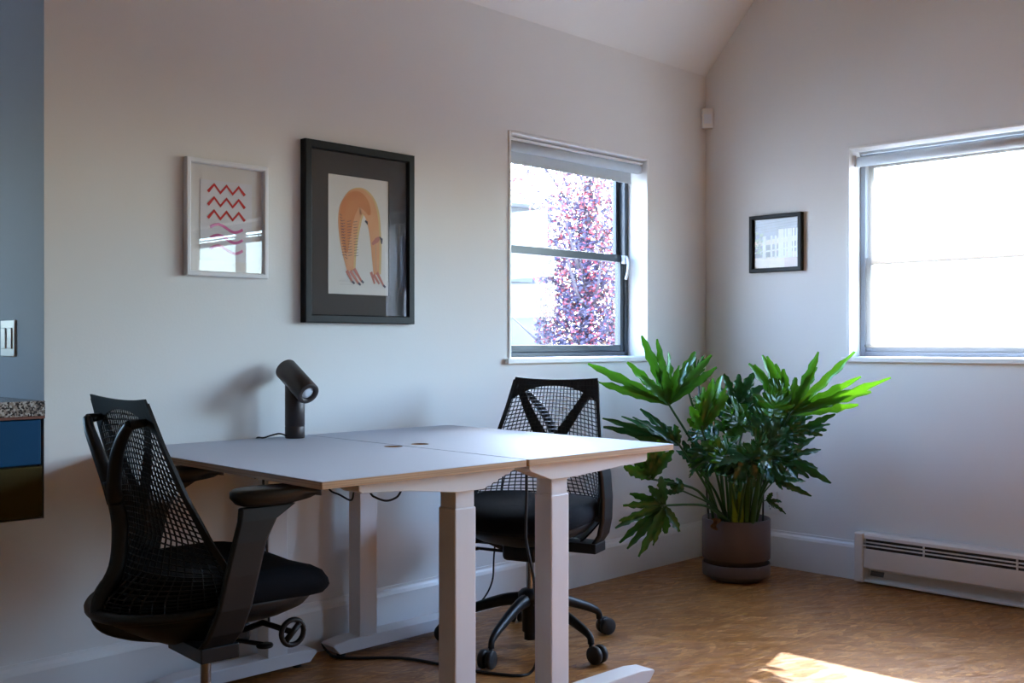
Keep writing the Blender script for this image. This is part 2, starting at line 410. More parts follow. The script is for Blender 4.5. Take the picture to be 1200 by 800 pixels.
# kitchen beyond the opening
mb = MB().use(M['kitchen']); mb.box((-3.465, T, -.1), (-3.33, 3.2, 2.6)); mb.box((-3.4655, .0015, .602), (-3.465, T+.02, 2.418)); struct(mb.build('wall_kitchen_right'))
mb = MB().use(M['kitchen']); wall_cells(mb, 1, 3.2, 3.3, [-7.2, -3.33], [-.1, 2.6], [(-5.4, -4.6, 1.2, 2.0)]); struct(mb.build('wall_kitchen_back'))
mb = MB().use(M['kitchen']); mb.box((-7.35, T, -.1), (-7.2, 3.3, 2.6)); struct(mb.build('wall_kitchen_left'))
mb = MB().use(M['ceiling']); mb.box((-7.2, T, 2.6), (-3.33, 3.3, 2.7)); struct(mb.build('ceiling_kitchen'))
mb = MB().use(M['floor']); mb.box((-7.2, T, -.1), (-3.465, 3.2, 0)); struct(mb.build('floor_kitchen'))
portal('window_portal', (-5.0, 3.32, 1.6), (-pi/2, 0, 0), .8, .8)

# baseboards
prof = [(0, 0), (0.016, 0), (0.016, 0.150), (0.012, 0.163), (0.007, 0.172), (0.006, 0.182), (0, 0.182)]
mb = MB().use(M['trim']); mb.prism([(-a, z) for a, z in prof], 0, -7.2, -0.0); struct(mb.build('baseboard_left'))
mb = MB().use(M['trim']); mb.prism([(-a, z) for a, z in prof], 1, -7.0, -0.016); struct(mb.build('baseboard_right'))

# ------------------------------------------------------------------ windows
def casing(name, axis, h, sgn_in):
    u0, u1, z0, z1 = h; mb = MB().use(M['trim']); t = 0.014; d = 0.008
    def bx(a0, a1, b0, b1, d0, d1):
        if axis == 1: mb.box((a0, d0, b0), (a1, d1, b1))
        else: mb.box((d0, a0, b0), (d1, a1, b1))
    bx(u0-t, u0, z0, z1+t, -d, 0.004); bx(u1, u1+t, z0, z1+t, -d, 0.004); bx(u0, u1, z1, z1+t, -d, 0.004)
    return struct(mb.build(name, bevel=0.004))
def sill(name, axis, h):
    u0, u1, z0, z1 = h; mb = MB().use(M['trim'])
    if axis == 1: mb.box((u0-.035, -0.024, z0-.022), (u1+.035, 0.0, z0+.0)); mb.box((u0+.001, -0.01, z0-.002), (u1-.001, .112, z0+.004))
    else: mb.box((-0.024, u0-.035, z0-.022), (0.0, u1+.035, z0+.0)); mb.box((-.01, u0+.001, z0-.002), (.10, u1-.001, z0+.004))
    return struct(mb.build(name, bevel=0.006))
casing('trim_1', 1, W1, 1); casing('trim_2', 0, W2, 1); casing('trim_3', 0, W3, 1)
sill('trim_4', 1, W1); sill('trim_5', 0, W2); sill('trim_6', 0, W3)

def sash_window(name, axis, h, d0, fmat, zmid, split=None, latch=True):
    u0, u1, z0, z1 = h; root = struct(empty(name))
    def bx(m, a0, a1, b0, b1, c0, c1):
        if axis == 1: m.box((a0, c0, b0), (a1, c1, b1))
        else: m.box((c0, a0, b0), (c1, a1, b1))
    segs = [(u0, u1)] if not split else [(u0, split-.03), (split+.03, u1)]
    fr = MB().use(fmat)
    bx(fr, u0+.001, u0+.028, z0+.001, z1-.001, d0, d0+.065); bx(fr, u1-.028, u1-.001, z0+.001, z1-.001, d0, d0+.065)
    bx(fr, u0+.028, u1-.028, z1-.04, z1-.001, d0, d0+.065); bx(fr, u0+.028, u1-.028, z0+.004, z0+.026, d0, d0+.065)
    if split: bx(fr, split-.03, split+.03, z0+.026, z1-.04, d0, d0+.065)
    fr.build('frame', root, bevel=.003)
    for a, b in segs:
        a2, b2 = (a+.028 if a == u0 else a), (b-.028 if b == u1 else b)
        for lo, hi, dd in ((z0+.026, zmid+.02, .008), (zmid-.012, z1-.04, .036)):
            m = MB().use(fmat); s = .026
            bx(m, a2, a2+s, lo, hi, d0+dd, d0+dd+.022); bx(m, b2-s, b2, lo, hi, d0+dd, d0+dd+.022)
            bx(m, a2+s, b2-s, lo, lo+.032, d0+dd, d0+dd+.022); bx(m, a2+s, b2-s, hi-.036, hi, d0+dd, d0+dd+.022)
            sh = m.build('sash', root, bevel=.002)
            g = MB().use(M['glass']); g.smooth = False
            if axis == 1: g.poly([(a2+s, d0+dd+.011, lo+.032), (b2-s, d0+dd+.011, lo+.032), (b2-s, d0+dd+.011, hi-.036), (a2+s, d0+dd+.011, hi-.036)])
            else: g.poly([(d0+dd+.011, a2+s, lo+.032), (d0+dd+.011, b2-s, lo+.032), (d0+dd+.011, b2-s, hi-.036), (d0+dd+.011, a2+s, hi-.036)])
            g.build('glass_pane', sh)
    return root
w1 = sash_window('window_1', 1, W1, 0.112, M['win_dark'], 1.545)
mb = MB().use(M['plastic_w'])   # latch on the right stile
mb.box((-.572, .094, 1.520), (-.548, .114, 1.560)); mb.tube(rnd_curve([(-.56, .090, 1.55), (-.562, .078, 1.52), (-.565, .082, 1.47), (-.568, .09, 1.44)], 4), .007, 8)
la = mb.build('latch', w1); la['label'] = 'white sash latch'
w2 = sash_window('window_2', 0, W2, 0.102, M['win_white'], 1.515, split=-1.80)
w3 = sash_window('window_3', 0, W3, 0.102, M['win_dark'], 1.55, split=-4.9)

# roller shades
sh = empty('roller_shade', (-1.0, 0.045, 1.99))
mb = MB().use(M['shade_roll']); mb.tube([(-.472, 0, 0), (.468, 0, 0)], .024, 20); mb.build('roller_tube', sh)
mb = MB().use(M['trim']); mb.box((-.477, -.028, .019), (.474, .03, .030)); mb.build('head_rail', sh, bevel=.002)
for xx in (-.481, .470):
    mb = MB().use(M['trim']); mb.box((xx, -.02, -.022), (xx+.009, .02, .019)); mb.build('bracket', sh, bevel=.002)
mb = MB().use(M['shade_roll']); mb.box((-.450, .020, -.062), (.440, .0215, .005)); mb.build('shade_fabric', sh)
mb = MB().use(M['shade_roll']); mb.box((-.450, .017, -.074), (.440, .0245, -.062)); mb.build('hem_bar', sh, bevel=.002)
tag(sh, 'rolled up pale grey roller shade at the top of the left window', 'roller shade')
for k, (ya, yb) in enumerate(((-1.79, -0.829), (-2.735, -1.80), (-5.69, -4.16))):
    sh = empty('roller_shade', (0.045, (ya+yb)/2, 1.99)); hw = (yb-ya)/2
    mb = MB().use(M['shade_roll']); mb.tube([(0, -hw+.012, 0), (0, hw-.012, 0)], .024, 20); mb.build('roller_tube', sh)
    for yy in (-hw, hw-.008):
        mb = MB().use(M['trim']); mb.box((-.02, yy, -.024), (.02, yy+.008, .03)); mb.build('bracket', sh)
    mb = MB().use(M['shade_roll']); mb.box((.018, -hw+.008, .036), (.026, hw-.008, .050)); mb.build('head_rail', sh)
    zl = -.09 if k == 1 else -.875
    mb = MB().use(M['shade']); mb.poly([(.022, -hw+.035, zl), (.022, hw-.035, zl), (.022, hw-.035, .0), (.022, -hw+.035, .0)]); mb.build('shade_fabric', sh)
    mb = MB().use(M['shade']); mb.box((.018, -hw+.033, zl-.014), (.026, hw-.033, zl)); mb.build('hem_bar', sh, bevel=.002)
    if k == 2: sh.parent = w3; continue  # unseen shade added to soften this window's reflection in the white framed print
    tag(sh, ['sheer white roller shade lowered over the right window, nearest the room corner', 'sheer white roller shade rolled up over the far half of the right window'][k], 'roller shade')

# ------------------------------------------------------------------ opening: counter, drawers, switch
mb = MB().use(M['granite']); mb.box((-4.95, -.012, .905), (-3.4655, .66, .950)); c = mb.build('countertop', bevel=.003)
mb = MB().use(M['rust']); mb.box((-4.95, -.008, .897), (-3.4655, .64, .905)); mb.build('underlay', c)
tag(c, 'speckled grey granite counter slab in the wall opening at left', 'countertop')
cb = empty('drawer_cabinet', (-4.2, 0, .6))
mb = MB().use(M['black']); mb.box((-.75, .02, .001), (.730, .6, .296)); mb.build('cabinet_body', cb)
mb = MB().use(M['blue']); mb.box((-.75, .002, .160), (.727, .02, .294)); o = mb.build('drawer_front', cb, bevel=.003); o['label'] = 'deep blue drawer front'
mb = MB().use(M['olive']); mb.box((-.75, -.003, .004), (.730, .02, .155)); o = mb.build('drawer_front', cb, bevel=.003); o['label'] = 'olive brown drawer front'
tag(cb, 'wall cabinet with blue and olive brown drawer fronts under the granite counter', 'cabinet')
sw = empty('light_switch', (-3.465, .275, 1.137))
mb = MB().use(M['plastic_w']); mb.box((-.006, -.058, -.058), (-.0003, .058, .058)); mb.build('switch_plate', sw, bevel=.003)
for yy in (-.025, .025):
    mb = MB().use(M['plastic_w']); mb.box((-.010, yy-.016, -.033), (-.006, yy+.016, .033)); mb.build('rocker', sw, bevel=.002)
tag(sw, 'white double rocker light switch above the granite counter', 'light switch')

# ------------------------------------------------------------------ pictures
def frame_mb(mat, w, h, bw, depth):
    m = MB().use(mat); R = []
    for (iw, y) in ((0, 0), (0, -depth+.002), (.003, -depth), (bw-.004, -depth), (bw, -depth+.004), (bw, 0)):
        R.append([m.bm.verts.new((sx*(w/2-iw), y, sz*(h/2-iw))) for sx, sz in ((-1, -1), (1, -1), (1, 1), (-1, 1))])
    for a, b in zip(R, R[1:] + R[:1]):
        for k in range(4): m.face([a[k], a[(k+1) % 4], b[(k+1) % 4], b[k]], False)
    return m
def picture(name, loc, rz, w, h, bw, depth, fm):
    r = empty(name, loc, rz)
    frame_mb(fm, w, h, bw, depth).build('frame', r)
    m = MB().use(M['pic_glass']); m.poly([(-w/2+bw, -depth+.010, -h/2+bw), (w/2-bw, -depth+.010, -h/2+bw), (w/2-bw, -depth+.010, h/2-bw), (-w/2+bw, -depth+.010, h/2-bw)]); m.build('glass_pane', r)
    return r
def ribbon2d(mb, pts, wd, y):
    P = [Vector((p[0], p[1])) for p in pts]
    L = []; R_ = []
    for i, p in enumerate(P):
        d = (P[min(i+1, len(P)-1)] - P[max(i-1, 0)]).normalized(); n = Vector((-d.y, d.x)); ww = wd[i] if isinstance(wd, list) else wd
        L.append(p + n*ww/2); R_.append(p - n*ww/2)
    vl = [mb.bm.verts.new((p.x, y, p.y)) for p in L]; vr = [mb.bm.verts.new((p.x, y, p.y)) for p in R_]
    for i in range(len(P)-1): mb.face([vl[i], vl[i+1], vr[i+1], vr[i]], False)
# white frame, abstract red and pink bars
p1 = picture('framed_print', (-2.8605, -.0005, 1.540), 0, .309, .389, .017, .024, M['frame_w'])
mb = MB().use(M['mat_w']); mb.box((-.138, -.006, -.178), (.138, -.001, .178)); mb.build('mat_board', p1)
mb = MB().use(M['paper_w']); mb.box((-.098, -.008, -.142), (.098, -.006, .128)); sheet = mb.build('paper_sheet', p1)
mb = MB().use(M['red'])
for i in range(3):
    zz = .098 - i*.044
    ribbon2d(mb, [(-.07 + .0233*k, zz + (.016 if k % 2 else -.010)) for k in range(7)], .0105, -.0088)
mb.use(M['pink'])
for i in range(3):
    zz = -.030 - i*.036
    ribbon2d(mb, [(-.062 + .0155*k, zz + .012*sin(k*pi/4)) for k in range(9)], .0095, -.0088)
mb.build('print', p1)
tag(p1, 'white framed print with red and pink lines on white paper', 'picture')
# black frame with orange figure drawing
p2 = picture('framed_print', (-2.303, -.0005, 1.526), 0, .510, .660, .030, .032, M['frame_b'])
mb = MB().use(M['mat_b'])
for a, b in (((-.226, -.012, -.301), (-.142, -.001, .301)), ((.142, -.012, -.301), (.226, -.001, .301)), ((-.142, -.012, .219), (.142, -.001, .301)), ((-.142, -.012, -.301), (.142, -.001, -.222))): mb.box(a, b)
mb.build('mat_board', p2)
mb = MB().use(M['paper']); mb.box((-.146, -.008, -.226), (.146, -.001, .224)); mb.build('paper_sheet', p2)
inks = {k: principled('ink_' + k, c, .9, noise=n, nscale=18, col2=c2) for k, c, n, c2 in (
    ('orange', (0.60, 0.17, 0.08), .3, (0.66, 0.34, 0.14)), ('peach', (0.70, 0.33, 0.17), .2, (0.72, 0.42, 0.24)), ('yellow', (0.74, 0.56, 0.28), .2, None), ('rose', (0.60, 0.24, 0.20), .2, None), ('slate', (0.10, 0.10, 0.14), .2, None), ('pencil', (0.42, 0.40, 0.40), .2, None))}
mb = MB()
def J(x, y): return (-.142 + (x-.0)*.284, .219 - y*.441)     # unit square -> paper
arch0 = [J(*q) for q in ((.36,.80),(.33,.66),(.32,.52),(.33,.40),(.36,.30),(.44,.22),(.54,.20),(.64,.24),(.71,.32),(.75,.44),(.77,.56),(.78,.68),(.79,.82))]
arch = [(p.x, p.y) for p in rnd_curve([(a, b, 0) for a, b in arch0], 4)]
def wds(ws): return [ws[min(len(ws)-1, i//4)] + (ws[min(len(ws)-1, i//4+1)] - ws[min(len(ws)-1, i//4)])*(i % 4)/4 for i in range(len(arch))]
mb.use(inks['yellow']); ribbon2d(mb, [(p[0]+.006, p[1]+.001) for p in arch], wds([.036,.062,.086,.104,.112,.108,.098,.084,.068,.056,.052,.044,.034]), -.0083)
mb.use(inks['peach']); ribbon2d(mb, arch, wds([.030,.054,.078,.096,.104,.100,.090,.076,.060,.048,.042,.036,.026]), -.0086)
mb.use(inks['orange']); ribbon2d(mb, [(p[0]-.010, p[1]+.004) for p in arch[4:33]], [.012 + .060*sin(pi*k/28)**.8 for k in range(29)], -.0089)
mb.use(inks['rose'])
for a, b in (((.30,.80),(.40,.90)), ((.36,.80),(.50,.91)), ((.42,.78),(.55,.89)), ((.74,.82),(.84,.90)), ((.70,.80),(.76,.90)), ((.80,.80),(.92,.92))): ribbon2d(mb, [J(*a), J(*b)], [.013, .008], -.0092)
mb.use(inks['rose']); ribbon2d(mb, [J(.72,.56), J(.80,.52), J(.84,.50)], [.010, .020, .012], -.0092)
mb.use(inks['slate']); ribbon2d(mb, [J(.84,.49), J(.88,.51), J(.88,.55)], [.004, .011, .006], -.0095); ribbon2d(mb, [J(.60,.365), J(.63,.375), J(.64,.395)], [.008, .010, .004], -.0095)
for a in ((.40,.90),(.50,.91),(.55,.89),(.92,.92)): ribbon2d(mb, [J(a[0]-.01, a[1]-.012), J(a[0]+.025, a[1]+.008)], .008, -.0095)
for cx in (.24, .34, .44):
    for k in range(13): ribbon2d(mb, [J(cx-.035+.02*(k/13), .385+k*.024), J(cx+.03+.02*(k/13), .377+k*.024)], .0016, -.0095)
for k in range(16): ribbon2d(mb, [J(.22+.006*k, .34+k*.024), J(.185+.006*k, .33+k*.024)], .002, -.0095)
mb.use(inks['pencil']); ribbon2d(mb, [J(.78,.56), J(.785,.80)], .0014, -.0095)
for k in range(9): ribbon2d(mb, [J(.17+k*.026, .885+.012*(k % 2)), J(.19+k*.026, .875+.02*((k+1) % 2))], .0012, -.0095)
for k in range(7): ribbon2d(mb, [J(.20+k*.03, .915), J(.22+k*.03, .922-.006*(k % 2))], .0012, -.0095)
mb.build('drawing', p2)
tag(p2, 'large black framed drawing of an orange arched figure with charcoal mat', 'picture')
# small black framed photo on right wall
p3 = picture('framed_photo', (-.0005, -.4285, 1.6255), -pi/2, .295, .289, .021, .028, M['frame_b'])
mb = MB()
cols = {k: principled('photo_' + k, c, .5, noise=.25, nscale=30) for k, c in (('sky', (0.13, 0.19, 0.29)), ('cream', (0.62, 0.60, 0.46)), ('glassy', (0.06, 0.10, 0.13)), ('post', (0.70, 0.76, 0.84)), ('brick', (0.55, 0.42, 0.38)), ('tan', (0.68, 0.62, 0.48)), ('green', (0.22, 0.36, 0.20)))}
def rect(x0, x1, z0, z1, m, y, sk=0.0):
    mb.use(cols[m]); mb.poly([(x0, y, z0), (x1, y, z0+sk), (x1, y, z1+sk), (x0, y, z1)])
mb.use(cols['sky']); mb.box((-.128, -.006, -.125), (.128, -.001, .125))
rect(-.127, .127, -.124, -.052, 'tan', -.0064); rect(.045, .127, -.124, -.045, 'brick', -.0068); rect(-.127, .127, -.07, .0, 'glassy', -.0066, .008)
rect(-.127, .127, -.012, .014, 'cream', -.0070, .02); rect(-.127, .127, -.048, -.040, 'post', -.0070, .022)
for i, x in enumerate((-.08, -.035, -.01, .01, .03, .045, .06, .075, .09, .108)): rect(x, x+(.012 if i % 3 else .02), -.075, .05+(.02 if i > 2 else -.01), 'post', -.0074)
rng = random.Random(4)
for i in range(26):
    x, z = rng.uniform(-.125, -.085), rng.uniform(-.06, .06); rect(x, x+.012, z, z+.01, 'green', -.0078)
for i in range(5): rect(-.127, .127, .055+i*.014, .057+i*.014, 'glassy', -.0072, .018)
mb.build('photo_print', p3)
tag(p3, 'small square black framed photo on the right wall beside the corner', 'picture')

# motion sensor in the corner
sn = empty('motion_sensor', (-.002, -.002, 2.31), 0)
mb = MB().use(M['plastic_w']); rm = Matrix.Rotation(radians(-45), 4, 'Z')
mb.prism([(0, -.001), (-.045, -.001), (-.055, -.018), (-.018, -.055), (-.001, -.045), (-.001, -.001)], 2, -.052, .05)
mb.build('sensor_body', sn, bevel=.008, seg=3)
mb = MB().use(M['lens'])
mb.poly([(-.0508, -.0232, -.03), (-.0232, -.0508, -.03), (-.0232, -.0508, .02), (-.0508, -.0232, .02)]); mb.build('sensor_lens', sn)
tag(sn, 'small white motion sensor mounted high in the room corner', 'sensor')

# power outlet
ol = empty('power_outlet', (-.0005, -.394, .318))
mb = MB().use(M['plastic_w']); mb.box((-.006, -.037, -.057), (0, .037, .057)); mb.build('cover_plate', ol, bevel=.003)
for dz in (-.024, .024):
    mb = MB().use(M['plastic_w']); mb.box((-.009, -.017, dz-.016), (-.006, .017, dz+.016))
    rc = mb.build('receptacle', ol, bevel=.002)
    mb = MB().use(M['slot']); mb.box((-.0094, -.008, dz-.002), (-.0088, -.005, dz+.009)); mb.box((-.0094, .005, dz-.002), (-.0088, .008, dz+.009)); mb.box((-.0094, -.003, dz-.011), (-.0088, .003, dz-.006)); mb.build('slot', rc)
tag(ol, 'white power outlet low on the right wall behind the plant pot', 'power outlet')

# baseboard heater
ht = empty('baseboard_heater', (-.0, -.875, 0))
X0 = -.020
mb = MB().use(M['heater']); mb.box((-.074, -.046, .006), (X0+.0195, 0, .236)); mb.build('end_cap', ht, bevel=.006)
LN = 2.3
mb = MB().use(M['heater']); mb.box((-.070, -LN, .076), (-.064, -.047, .165)); mb.build('front_panel', ht, bevel=.002)
mb = MB().use(M['heater']); mb.prism([(-.001, .236), (-.056, .236), (-.068, .226), (-.070, .212), (-.066, .212), (-.062, .222), (-.001, .228)], 1, -LN, -.047); mb.build('top_cover', ht)
mb = MB().use(M['heater_dark']); mb.box((-.050, -LN, .088), (-.002, -.05, .215)); mb.build('heating_core', ht)
for z in (.180, .196):
    mb = MB().use(M['heater']); mb.box((-.069, -LN, z-.0028), (-.060, -.047, z+.0028)); mb.build('grille_bar', ht)
k = 0
for yy in (-.33, -.73, -1.13, -1.53, -1.93):
    mb = MB().use(M['heater']); mb.box((-.0695, yy-.003, .164), (-.060, yy+.003, .213)); mb.build('grille_post', ht)
mb = MB().use(M['heater']); mb.prism([(-.001, .07), (-.010, .07), (-.030, .028), (-.068, .018), (-.068, .010), (-.001, .010)], 1, -LN, -.047); mb.build('bottom_tray', ht)
mb = MB().use(M['label']); mb.poly([(-.0275, -.060, .034), (-.0275, -.125, .034), (-.0165, -.125, .056), (-.0165, -.060, .056)]); o = mb.build('rating_label', ht)
for v in o.data.vertices: v.co.x -= .002
tag(ht, 'long cream baseboard heater on the floor under the right window', 'heater')

# ------------------------------------------------------------------ desks
DK = Vector((-2.580, -1.152, 0)); DR = radians(-1.5); DH = .793
def make_desk(side):
    # local coords: origin at the seam's near end, x along the short edge, y towards the wall
    s = side; root = empty('standing_desk', DK, DR)
    W = .686 if s < 0 else .668
    xa, xb = (-.004-W, -.004) if s < 0 else (.004, .004+W)
    hx, hy = (-.036, .572) if s < 0 else (.078, .578)
    r = .022
    def rr(x0, x1, y0, y1, inset=0):
        pts = []
        outer_left = (s < 0)
        for cx, cy, a0, on in ((x1, y1, 0, not outer_left), (x0, y1, 90, outer_left), (x0, y0, 180, False), (x1, y0, 270, False)):
            q = .03 if on else .004
            sx = -1 if cx == x1 else 1; sy = -1 if cy == y1 else 1
            for k in range(5):
                a = radians(a0 + 90*k/4); pts.append((cx + sx*q + q*cos(a), cy + sy*q + q*sin(a)))
        return pts
    outer = rr(xa, xb, 0, 1.128); hole = [(hx + .031*cos(2*pi*k/24), hy + .031*sin(2*pi*k/24)) for k in range(24)]
    def slab(mb, z, up):
        allp = [Vector((x, y, z)) for x, y in outer + hole]
        tris = tessellate_polygon([[Vector((x, y, 0)) for x, y in outer], [Vector((x, y, 0)) for x, y in hole]])
        vs = [mb.bm.verts.new(p) for p in allp]
        for t in tris: mb.face([vs[i] for i in t], False)
        return vs
    mb = MB().use(M['desk']); top = slab(mb, DH, 1); bot = slab(mb, DH-.0015, -1); no = len(outer)
    for i in range(no): mb.face([top[i], top[(i+1) % no], bot[(i+1) % no], bot[i]], False)
    mb.build('tabletop', root)
    mb = MB().use(M['ply']); top = slab(mb, DH-.0016, 1); bot = slab(mb, DH-.019, -1)
    for rng_ in (range(no),):
        for i in rng_: mb.face([top[i], top[(i+1) % no], bot[(i+1) % no], bot[i]], False)
    nh = len(hole)
    for i in range(nh): mb.face([top[no+i], top[no+(i+1) % nh], bot[no+(i+1) % nh], bot[no+i]], False)
    pc = mb.build('plywood_core', root); pc['label'] = 'light brown plywood edge under the white top'
    # liner closing the grommet from below
    zb = DH - .019
    cx = s * .188
    for near in (True, False):
        if near: y0, y1, cy0, cy1, fy0, fy1 = .032, .112, .052, .122, .050, .128
        else: y0, y1, cy0, cy1, fy0, fy1 = 1.02, 1.10, 1.008, 1.078, 1.004, 1.082
        # side bracket
        if s < 0: pr = [(-.020, zb), (-.020, zb-.010), (-.055, zb-.022), (-.140, zb-.054), (-.235, zb-.054), (-.40, zb-.034), (-.548, zb-.026), (-.558, zb-.020), (-.558, zb)]
        else: pr = [(.038, zb), (.038, zb-.014), (.046, zb-.022), (.130, zb-.052), (.235, zb-.052), (.44, zb-.038), (.568, zb-.032), (.574, zb-.026), (.574, zb)]
        mb = MB().use(M['white_metal']); mb.prism(pr, 1, y0, y1); mb.build('side_bracket', root, bevel=.002)
        mb = MB().use(M['white_metal']); mb.box((cx-.0345, cy0+.003, .62), (cx+.0345, cy1-.003, zb-.04)); lg = mb.build('upper_leg', root, bevel=.003)
        mb = MB().use(M['white_metal']); mb.box((cx-.0385, cy0, .052), (cx+.0385, cy1, .672)); mb.build('leg', root, bevel=.004)
        fa, fb = (-.60, -.032) if s < 0 else (.032, .638)
        mb = MB().use(M['white_metal'])
        mb.prism([(fa, .050), (fa+.03, .018), (fb-.03, .018), (fb, .050), (fb-.008, .056), (fb-.07, .064), (fa+.07, .064), (fa+.008, .056)], 1, fy0, fy1)
        ft = mb.build('foot', root, bevel=.003)
        for fx in (fa+.06, fb-.06):
            mb = MB().use(M['rubber']); mb.lathe([(.0001, 0.0005), (.016, .0005), (.016, .008), (.008, .010), (.008, .019)], 16, Matrix.Translation((fx, (fy0+fy1)/2, 0))); mb.build('leveling_pad', ft)
    # long rails under the top
    rx = s * .188
    mb = MB().use(M['white_metal']); mb.box((rx-.03, .112, zb-.040), (rx-.005, 1.02, zb-.002)); mb.build('crossbar', root, bevel=.002)
    mb = MB().use(M['white_metal']); mb.box((rx+.005, .112, zb-.040), (rx+.03, 1.02, zb-.002)); mb.build('crossbar', root, bevel=.002)
    return root
d1 = make_desk(-1); tag(d1, 'white standing desk nearer the camera, carrying the bronze lamp', 'desk')
d2 = make_desk(1); tag(d2, 'white standing desk nearer the window, with nothing on its top', 'desk')

# ------------------------------------------------------------------ lamp
LB = Vector((-2.652, -.105, DH))
lp = empty('table_lamp', LB)
mb = MB().use(M['bronze']); mb.lathe([(.0001, .0005), (.0325, .0005), (.034, .002), (.034, .040), (.0335, .041)], 40); mb.build('base', lp)
mb = MB().use(M['bronze']); mb.lathe([(.0325, .041), (.0325, .0425), (.034, .0435), (.034, .185), (.0001, .185)], 40); mb.build('post', lp)
F_ = Vector((cos(YAW), sin(YAW), 0)); R_c = Vector((sin(YAW), -cos(YAW), 0))
ax = (R_c*.60 + Vector((0,0,-1))*.50 - F_*.62).normalized()
hc = ray(348, 446.5, (LB - CAM).dot(F_) - .01) - LB
q = ax.to_track_quat('Z', 'Y').to_matrix().to_4x4(); hm = Matrix.Translation(hc) @ q
mb = MB().use(M['bronze'])
hl = .083
mb.lathe([(.0001, -hl), (.036, -hl), (.0395, -hl+.003), (.0395, hl-.002), (.0385, hl), (.024, hl), (.0225, hl-.010)], 48, hm); head = mb.build('lamp_head', lp)
mb = MB().use(M['lens']); mb.lathe([(.0226, hl-.009), (.018, hl-.005), (.010, hl-.003), (.0001, hl-.0025)], 32, hm); mb.build('lens', head)
tag(lp, 'dark bronze cylinder desk lamp with angled tube head on the near desk', 'lamp')
mb = MB().use(M['rubber'])
mb.tube(rnd_curve([Vector((-.034, 0, .010)), Vector((-.055, .012, .018)), Vector((-.075, .03, .012)), Vector((-.090, .055, .0035)), Vector((-.098, .085, .001)), Vector((-.10, .093, -.03)), Vector((-.10, .093, -.14))], 5), .0028, 8)
mb.build('lamp_cord', lp)

# ------------------------------------------------------------------ office chairs
ROWS = [  # v, centre x, centre z, edge x, edge z, half width
    (0.00, -.288, .452, -.010, .485, .262), (0.12, -.270, .490, -.020, .520, .262), (0.25, -.200, .550, -.055, .565, .256),
    (0.40, -.165, .640, -.100, .640, .244), (0.60, -.178, .755, -.155, .755, .224), (0.80, -.202, .870, -.198, .870, .198), (1.00, -.228, .980, -.236, .988, .176)]
def back_s(u, v):
    v = min(1, max(0, v))
    for a, b in zip(ROWS, ROWS[1:]):
        if v <= b[0] + 1e-9:
            t = (v-a[0])/(b[0]-a[0]); t2 = t
            r = [a[i]*(1-t2) + b[i]*t2 for i in range(6)]; break
    _, xc, zc, xe, ze, ye = r
    k = max(0, 1 - v*1.6)                       # basket-like near the bottom
    au = abs(u)
    f = (1-k)*au**2 + k*(1-cos(au*pi/2)); yy = ye*((1-k)*u + k*sin(u*pi/2))
    return Vector((xc + (xe-xc)*f, yy, zc + (ze-zc)*f))
